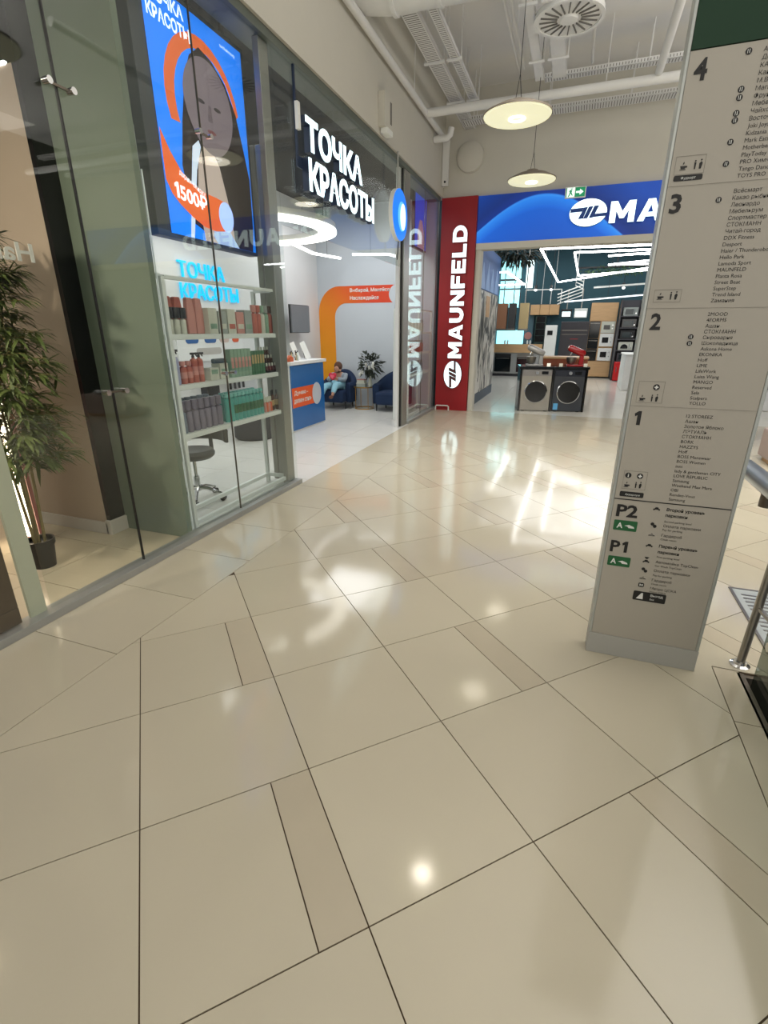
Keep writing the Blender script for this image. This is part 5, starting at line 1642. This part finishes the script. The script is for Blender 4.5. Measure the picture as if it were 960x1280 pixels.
cw = T('counter_run', 'wooden fronted kitchen counter with two built-in ovens at the back left', 'counter', (-2.1, 19.9, 0))
B(MB().box(-2.84, 19.5, 0.05, -1.10, 19.84, 1.12), 'carcass', m_plinth, cw)
B(MB().box(-2.84, 19.44, 0.84, -1.10, 19.5, 1.14), 'front_panel', m_wood, cw)
B(MB().box(-2.84, 19.5, 0.0, -1.10, 19.84, 0.09), 'plinth', m_frd, cw)
for k, x0 in enumerate((-2.75, -1.95)):
    o_ = B(MB().box(x0, 19.46, 0.16, x0 + 0.58, 19.5, 0.80), 'oven', [m_gblack, M('oven_maroon', '#2e1416', 0.2)][k], cw, bevel=0.004)
    B(MB().box(x0, 19.45, 0.68, x0 + 0.58, 19.46, 0.80), 'control_panel', [m_black, m_steel][k], o_)
    B(MB().bar((x0 + 0.05, 19.42, 0.64), (x0 + 0.53, 19.42, 0.64), 0.02, 0.02), 'handle', m_steel, o_)
for k, x0 in enumerate((-2.45, -2.35, -1.65, -1.55)):
    t = T('canister', 'small white canister standing on the wooden counter front', 'canister', (x0, 19.7, 1.12), 0, 'white canisters on the counter')
    B(MB().lathe((x0, 19.60, 1.121), [(0.03, 0), (0.03, 0.12), (0.02, 0.13), (0.02, 0.15)], 12), 'body', m_bwhite, t, smooth=True)
hoods = [('brown', -2.62, -2.30, '#8f6347', 'hanging brown cooker hood column at the left'), ('dark', -2.24, -2.02, '#3c3b3a', 'hanging dark grey cooker hood column beside the brown one'), ('cream', -1.88, -1.60, '#b59f72', 'hanging cream cooker hood column')]
for nm, x0, x1, c, lab in hoods:
    t = T('cooker_hood', lab, 'cooker hood', ((x0 + x1) / 2, 18.5, 1.6))
    B(MB().box(x0, 18.3, 1.66, x1, 18.65, 2.46), 'chimney', M('hood_' + nm, c, 0.4, noise=0.05), t, bevel=0.004)
    B(MB().box(x0 - 0.02, 18.28, 1.60, x1 + 0.02, 18.67, 1.66), 'hood_rim', m_steel, t, bevel=0.004)
    B(MB().bar(((x0 + x1) / 2, 18.5, 2.46), ((x0 + x1) / 2, 18.5, 4.4), 0.03, 0.03), 'bracket', m_steel, t)
m_cyanwin = M('window_daylight', '#a8f0f5', 0.5, emit=1.3)
wn = S('window_1', MB().box(-2.84, 20.12, 0.95, -1.86, 20.20, 1.62).box(-2.84, 20.12, 2.40, -2.10, 20.2, 3.95), m_cyanwin)
B(MB().box(-2.84, 20.10, 3.0, -2.10, 20.12, 3.05).box(-2.84, 20.10, 3.3, -2.10, 20.12, 3.36).box(-2.12, 20.1, 2.4, -2.08, 20.12, 3.95), 'frame', m_frd, wn)
wn2 = S('window_2', MB().box(-1.95, 20.12, 3.05, -1.70, 20.2, 3.95), M('window_pale', '#e6fbff', 0.5, emit=1.2))
wcb = T('wall_cupboard', 'row of light wooden wall cupboards under the spotlights', 'cupboard', (-1.1, 20.0, 2.1))
for k in range(3):
    B(MB().box(-1.66 + 0.33 * k, 19.8, 2.13, -1.34 + 0.33 * k, 20.2, 2.47), 'door', m_wood, wcb, bevel=0.004)
tc_ = T('tall_cabinet', 'tall dark green glazed display cabinet below the wall cupboards', 'cabinet', (-1.3, 20.0, 0))
B(MB().box(-1.45, 19.85, 0.0, -1.08, 20.19, 2.1), 'body', M('cabinet_green', '#1f3a34', 0.35), tc_, bevel=0.004)
for k in range(4):
    B(MB().box(-1.42, 19.84, 1.22 + 0.22 * k, -1.11, 19.85, 1.42 + 0.22 * k), 'pane', m_gblack, tc_)
hv = T('white_oven_tower', 'white appliance tower with small dark screen and plant pot', 'appliance', (-0.85, 19.7, 0))
B(MB().box(-1.06, 19.5, 0.0, -0.66, 19.8, 1.78), 'body', m_bwhite, hv, bevel=0.01)
B(MB().box(-0.98, 19.49, 1.45, -0.80, 19.5, 1.60), 'screen', m_gblack, hv)
for k, (x0, x1, lab) in enumerate(((-0.60, -0.24, 'small lit white shelf monitor with black frame above the refrigerator'), (-0.16, 0.26, 'larger white hanging hood panel above the refrigerator'))):
    t = T('wall_hood', lab, 'cooker hood', ((x0 + x1) / 2, 19.6, 2.05))
    B(MB().box(x0, 19.6, 2.02, x1, 19.75, 2.30 + 0.02 * k), 'panel', [m_black, m_bwhite][k], t, bevel=0.006)
    B(MB().box(x0 + .04, 19.59, 2.06, x1 - .04, 19.6, 2.22), 'light', M('lit_panel%d' % k, '#e8fbff', 0.5, emit=1.0), t)
    B(MB().bar(((x0 + x1) / 2, 19.68, 2.3), ((x0 + x1) / 2, 19.68, 2.95), 0.03, 0.03), 'bracket', m_steel, t)
# wall hung hood frames: thin white angled tubes
for k in range(4):
    t = T('tube_rack', ['lowest', 'second lowest', 'second highest', 'highest'][k] + ' of the white tubular zigzag racks hanging before the teal wall', 'rack', (-0.2, 19.4, 2.6), 0, 'tubular racks on the teal wall')
    o0 = 0.12 * k
    B(MB().tube([(-0.75, 19.3 - o0, 2.45 + o0 * 0.8), (0.02, 19.3 - o0, 2.72 + o0 * 0.8), (0.02, 19.3 - o0, 2.92 + o0 * 0.8), (-0.22, 19.3 - o0, 3.02 + o0 * 0.8)], 0.018, 6), 'tube', m_bwhite, t, smooth=True)
    B(MB().tube([(-0.22, 19.3 - o0, 3.0 + o0 * 0.8), (-0.22, 19.3 - o0, 4.39)], 0.006, 5), 'hanger', m_bwhite, t)
ut = T('hanging_rail', 'thin white open rectangular frame hanging over the wall cupboards', 'frame', (-1.2, 19.6, 2.5))
B(MB().bar((-1.86, 19.7, 2.95), (-0.66, 19.7, 2.95), .03, .03).bar((-1.86, 19.7, 2.48), (-1.86, 19.7, 2.95), .03, .03).bar((-0.66, 19.7, 2.48), (-0.66, 19.7, 2.95), .03, .03).bar((-1.30, 19.7, 2.48), (-1.30, 19.7, 2.95), .02, .02).bar((-1.0, 19.7, 2.48), (-1.0, 19.7, 2.95), .02, .02).bar((-1.3, 19.7, 2.95), (-1.3, 19.7, 4.39), .012, .012).bar((-0.9, 19.7, 2.95), (-0.9, 19.7, 4.39), .012, .012), 'bars', m_bwhite, ut)
rt_ = T('light_rail', 'long white light rail over the oven wall', 'lamp', (1.1, 18.5, 2.6))
B(MB().bar((-0.5, 18.8, 2.50), (1.95, 18.6, 2.66), 0.05, 0.04), 'rail', M('rail_glow', '#f2f8ff', .5, emit=1.2), rt_)
B(MB().bar((0.35, 18.9, 2.92), (2.0, 18.6, 2.98), 0.05, 0.05), 'upper_rail', m_bwhite, rt_)
B(MB().tube([(0.8, 18.75, 2.5), (0.8, 18.75, 4.4)], .006, 5).tube([(1.6, 18.7, 2.6), (1.6, 18.7, 4.4)], .006, 5), 'cable', m_black, rt_)
for k, xx in enumerate((-1.48, -0.98, 1.24)):
    t = T('spotlight', 'small black ceiling spotlight with lit lens over the back wall, ' + ['first from the left', 'second from the left', 'above the oven wall'][k], 'lamp', (xx, 19.0, 2.9))
    B(MB().tube([(xx, 19.0, 3.02), (xx, 18.92, 2.90)], 0.05, 12), 'can', m_black, t, smooth=True)
    B(MB().tube([(xx, 18.915, 2.895), (xx, 18.905, 2.88)], 0.045, 12), 'lens', m_lensE, t)
    B(MB().tube([(xx, 19.0, 3.0), (xx, 19.0, 4.4)], 0.008, 6), 'stem', m_black, t)
fr_l = []
ZL = 3.12
for lab, loops in (('large outer white four-sided light frame hanging at the shop entrance', [[(-0.86, 11.32, ZL), (-0.78, 19.0, ZL), (1.49, 15.6, ZL), (1.9, 15.0, ZL)], [(-0.86, 11.32, ZL), (1.9, 11.6, ZL)]]),
                   ('inner white angled light frame inside the larger one', [[(1.9, 12.35, ZL + .02), (-0.24, 12.24, ZL + .02), (-0.15, 17.2, ZL + .02), (1.8, 16.2, ZL + .02)]]),
                   ('short white forked light bars right of the light frames', [[(0.46, 13.2, ZL + .04), (1.7, 12.9, ZL + .04)], [(1.1, 13.1, ZL + .04), (1.9, 13.4, ZL + .04)], [(0.55, 14.9, ZL + .04), (1.9, 15.1, ZL + .04)], [(0.55, 14.9, ZL + .04), (1.6, 14.2, ZL + .04)]]),
                   ('white triangular light frame hanging at the left of the shop', [[(-2.75, 15.4, ZL), (-2.0, 15.3, ZL), (-1.92, 19.5, ZL), (-2.8, 19.5, ZL)]])):
    t = T('light_fixture', lab, 'lamp', loops[0][0])
    for lp_ in loops:
        for a, b in zip(lp_, lp_[1:]):
            B(MB().bar(a, b, 0.032, 0.032), 'diffuser', m_whiteE, t)
        B(MB().tube([lp_[0], (lp_[0][0], lp_[0][1], 4.395)], 0.004, 5), 'cable', m_black, t)
ga = T('hanging_greenery', 'dark artificial greenery hanging from the shop ceiling', 'plant', (-1.8, 15.5, 3.6))
B(leafset((-1.75, 14.8, 3.50), 0.55, 500, 0.16, 0.05, 9, (1.3, 1.0, 0.5), 0.3), 'foliage', m_leafd, ga, kind='stuff')
B(MB().box(-2.4, 14.7, 3.75, -1.1, 14.9, 3.80).box(-1.8, 14.78, 3.8, -1.76, 14.82, 4.4), 'support', m_black, ga)
gc = T('hanging_greenery', 'long strip of green artificial grass under the light frames', 'plant', (0.9, 18, 3.1))
B(leafset((0.9, 18.2, 3.35), 0.4, 300, 0.12, 0.04, 19, (2.6, 0.6, 0.25), 0.2), 'foliage', M('grass_green', '#3e5c34', .6, noise=.3), gc, kind='stuff')
B(MB().box(-0.2, 18.1, 3.42, 2.0, 18.3, 3.46).box(0.9, 18.18, 3.46, 0.94, 18.22, 4.4), 'support', m_black, gc)
cn = T('kitchen_hood_row', 'grey wall tiles panel with round mirror between the hanging hoods', 'panel', (-1.9, 20.1, 1.3))
B(MB().box(-1.84, 20.05, 1.15, -1.52, 20.2, 2.3), 'panel', M('panel_bluegrey', '#52717c', .5), cn)
B(MB().prism(ell(24, .13, .13, -1.68, 1.42), (0, 20.045, 0), X, Z, 0.01), 'mirror', pm['pink'], cn)

# ================================================================== CEILING SERVICES
m_cream = M('shade_inner', '#e9e7c6', 0.6, emit=0.62)
m_shade = M('shade_outer', '#7d7264', 0.5, noise=0.06)


def pendant(x, y, label):
    z = 3.70
    t = T('pendant_lamp', label, 'lamp', (x, y, z), 0, 'shallow dish pendant lamps')
    B(MB().lathe((0, 0, 0), [(0.352, 0.0), (0.35, 0.015), (0.22, 0.075), (0.10, 0.095), (0.08, 0.13), (0.03, 0.14)], 40), 'shade', m_shade, t, smooth=True, local=True)
    B(MB().lathe((0, 0, -0.012), [(0.20, -0.012), (0.335, 0.0), (0.345, 0.012)], 40), 'diffuser', m_cream, t, smooth=True, local=True)
    B(ring((0, 0), 0.055, 0.085, -0.034, -0.02, 24), 'bulb_ring', m_lensE, t, local=True)
    B(MB().tube([(0.03, 0, 0.13), (0.0, 0, 0.35), (0, 0, 1.9)], 0.004, 5).tube([(-0.03, 0, 0.13), (0, 0, 0.35)], 0.003, 5), 'cable', m_black, t, local=True)
    return t


lamps = [(-0.85, 6.32, 'shallow cream pendant lamp hanging nearer over the corridor'), (-0.90, 8.80, 'shallow cream pendant lamp hanging farther away, before the blue header')]
for x_, y_, l_ in lamps:
    pendant(x_, y_, l_)
pendant(-0.83, 3.40, 'shallow cream pendant lamp mirrored at the upper left edge of the shop glass')
for y_ in (8.8, 6.32, 3.40):
    l = bpy.data.lights.new('pendant_bulb', 'AREA')
    l.shape = 'DISK'
    l.size = 0.18 if y_ < 6 else 0.4
    l.energy = 3.5 if y_ < 6 else 2.0
    l.color = WARM
    o = bpy.data.objects.new('pendant_bulb', l)
    COL.objects.link(o)
    o.location = (-0.83, y_, 3.66)

# round duct across, at the top
du = T('air_duct', 'thick round white air duct crossing the ceiling', 'duct', (-1.8, 6.8, 4.98))
B(MB().tube([(-2.68, 6.45, 5.06), (-2.3, 6.45, 5.0), (-1.0, 6.45, 4.97), (-0.95, 6.45, 4.97)], 0.19, 28), 'pipe', m_duct, du, smooth=True)
for xx in (-2.25, -1.75, -1.0):
    B(MB().tube([(xx - 0.02, 6.45, 4.985), (xx + 0.02, 6.45, 4.985)], 0.2, 28), 'collar', m_duct, du, smooth=True)
    B(MB().tube([(xx, 6.45, 5.17), (xx, 6.45, 5.6)], 0.006, 6), 'hanger', m_tray, du)


def tray(label, x0, x1, y0, y1, z, along='y', pitch=0.04, slots=True):
    t = T('cable_tray', label, 'cable tray', ((x0 + x1) / 2, (y0 + y1) / 2, z))
    if along == 'y':
        B(MB().box(x0, y0, z, x1, y1, z + 0.003).box(x0, y0, z, x0 + 0.003, y1, z + 0.05).box(x1 - 0.003, y0, z, x1, y1, z + 0.05), 'channel', m_tray, t)
        if slots:
            mb = MB()
            n = int((y1 - y0) / pitch)
            for k in range(n):
                mb.box(x0 + 0.02, y0 + k * pitch + 0.01, z - 0.0015, x1 - 0.02, y0 + k * pitch + pitch * 0.5, z)
            B(mb, 'slots', m_hole, t, kind='stuff')
        for k in range(int((y1 - y0) / 1.3) + 1):
            yy = y0 + 0.3 + k * 1.3
            if yy < y1:
                B(MB().box(x0 - 0.04, yy, z - 0.025, x1 + 0.04, yy + 0.035, z - 0.002), 'crossbar', m_tray, t)
                B(MB().tube([(x0 - 0.03, yy + .017, z), (x0 - 0.03, yy + .017, 5.6)], .005, 5).tube([(x1 + 0.03, yy + .017, z), (x1 + 0.03, yy + .017, 5.6)], .005, 5), 'hanger', m_tray, t)
    else:
        B(MB().box(x0, y0, z, x1, y1, z + 0.003).box(x0, y0, z, x1, y0 + 0.003, z + 0.06).box(x0, y1 - 0.003, z, x1, y1, z + 0.06), 'channel', m_tray, t)
        mb = MB()
        n = int((x1 - x0) / pitch)
        for k in range(n):
            mb.box(x0 + k * pitch + 0.01, y0 + 0.02, z - 0.0015, x0 + k * pitch + pitch * 0.5, y1 - 0.02, z)
            mb.box(x0 + k * pitch + 0.01, y0 - 0.0015, z + 0.015, x0 + k * pitch + pitch * 0.5, y0, z + 0.045)
        B(mb, 'slots', m_hole, t, kind='stuff')
        for k in range(int((x1 - x0) / 1.2) + 1):
            xx = x0 + 0.2 + k * 1.2
            if xx < x1:
                B(MB().tube([(xx, y0 - .01, z), (xx, y0 - .01, 5.6)], .008, 5).tube([(xx, y1 + .01, z), (xx, y1 + .01, 5.6)], .008, 5), 'hanger', m_tray, t)
    return t


tray('wide perforated white cable tray running along the left of the ceiling', -2.30, -2.10, 5.0, 10.4, 4.95)
tray('narrow perforated white cable tray right of the wide one', -1.99, -1.87, 5.0, 9.3, 4.95)
tray('flat white cable tray in the middle beside the round air outlet', -0.98, -0.86, 5.4, 8.9, 4.93, slots=False)
tray('second flat white cable tray just left of the round air outlet', -0.74, -0.56, 5.4, 8.9, 4.93, slots=False)
tray('perforated white cable tray running across in front of the blue header', -2.25, 6.0, 9.95, 10.20, 4.93, 'x')
tray('perforated white cable tray crossing above the far pendant lamp', -0.9, 6.0, 9.35, 9.50, 5.12, 'x')
for lab, pts, r in (('white service pipe running along the top of the left bulkhead', [(-2.62, 3.0, 4.80), (-2.62, 10.2, 4.80)], 0.045),
                    ('white pipe crossing the ceiling above the pendant lamps', [(-2.62, 9.05, 4.80), (6.0, 9.05, 4.80)], 0.06),
                    ('thin white conduit running lengthwise left of the middle trays', [(-1.15, 5.2, 5.1), (-1.15, 8.9, 5.1)], 0.018),
                    ('second thin white conduit beside the first', [(-1.22, 5.2, 5.1), (-1.22, 8.9, 5.1)], 0.018),
                    ('white pipe running lengthwise down to the crossing pipe near the totem', [(0.62, 5.5, 4.95), (0.62, 9.0, 4.86)], 0.05),
                    ('slim white pipe right of the round air outlet', [(-0.25, 8.2, 5.2), (-0.25, 9.3, 5.2)], 0.02)):
    t = T('service_pipe', lab, 'pipe', pts[0])
    B(MB().tube(pts, r, 14), 'pipe', m_duct, t, smooth=True)
    mid = Vector(pts[0]).lerp(Vector(pts[1]), 0.3)
    for q in (0.3, 0.75):
        mid = Vector(pts[0]).lerp(Vector(pts[1]), q)
        B(MB().tube([mid + Vector((0, 0, r * 0.8)), Vector((mid.x, mid.y, 5.6))], 0.006, 5), 'hanger', m_tray, t)
t = T('pipe_elbow', 'short white pipe stub with elbow on the left bulkhead near the corner', 'pipe', (-2.6, 9.6, 4.7))
B(MB().tube([(-2.68, 9.75, 4.66), (-2.45, 9.75, 4.66), (-2.40, 9.75, 4.70), (-2.38, 9.75, 4.80)], 0.05, 14), 'pipe', m_duct, t, smooth=True)
t = T('corner_bracket', 'vertical white metal channel in the corner above the red panel', 'bracket', (-2.6, 10.4, 4.2))
B(MB().box(-2.68, 10.38, 4.12, -2.56, 10.42, 4.86).box(-2.68, 10.42, 4.12, -2.66, 10.5, 4.86), 'channel', m_tray, t)
B(MB().sph((-2.62, 10.37, 4.18), 0.02, 8, 6), 'bolt', m_black, t)
t = T('wall_disc', 'round beige duct cap on the wall above the red panel', 'duct cap', (-2.2, 10.5, 4.57))
B(MB().tube([(-2.2, 10.58, 4.57), (-2.2, 10.50, 4.57), (-2.2, 10.46, 4.57)], [0.25, 0.24, 0.17], 30), 'cap', m_wall, t, smooth=True)
t = T('wall_box', 'small beige sensor box with dark slot on the left bulkhead', 'sensor', (-2.66, 7.3, 4.2))
B(MB().box(-2.69, 7.10, 4.05, -2.60, 7.38, 4.42), 'case', m_wall, t, bevel=0.005)
B(MB().box(-2.603, 7.30, 4.12, -2.598, 7.36, 4.36), 'slot', m_hole, t)
B(MB().box(-2.68, 7.15, 3.99, -2.58, 7.35, 4.05), 'lens', m_bwhite, t, bevel=0.004)
# swirl diffuser
dv = T('swirl_diffuser', 'round white air outlet with radial vanes', 'air outlet', (-0.50, 7.36, 4.88))
cx, cy, cz = -0.50, 7.36, 4.88
B(MB().lathe((cx, cy, cz), [(0.37, 0), (0.375, 0.02), (0.37, 0.05)], 40), 'plate', m_duct, dv, smooth=True)
B(ring((cx, cy), 0.34, 0.38, cz - 0.012, cz, 40), 'rim', m_duct, dv, smooth=True)
B(MB().lathe((cx, cy, cz - 0.02), [(0.09, 0), (0.10, 0.02)], 20), 'hub', m_duct, dv, smooth=True)
B(MB().tube([(cx, cy, cz + .05), (cx, cy, 5.6)], 0.1, 16), 'neck', m_duct, dv, smooth=True)
for k in range(20):
    a = 2 * PI * k / 20
    d = Vector((math.cos(a + 0.12), math.sin(a + 0.12), 0))
    s0 = Vector((cx, cy, cz - 0.006)) + Vector((math.cos(a), math.sin(a), 0)) * 0.13
    B(MB().bar(s0, s0 + d * 0.19, 0.012, 0.012), 'vane', m_hole, dv)

# look-alikes in one row: say which one, counted from the left as they stand
ORD = ['leftmost', 'second', 'third', 'fourth', 'fifth', 'sixth', 'seventh', 'eighth', 'ninth', 'tenth']
same = {}
for ob in bpy.data.objects:
    if ob.parent is None and ob.get('label') and ob.get('category'):
        same.setdefault(ob['label'], []).append(ob)
for lab, obs in same.items():
    if len(obs) > 1:
        obs.sort(key=lambda q: (round(q.location.y * 0.9 + q.location.x * 0.5, 4)))
        for k, ob in enumerate(obs):
            ob['label'] = lab + (', leftmost of them' if k == 0 else ', %s from left' % ORD[k])
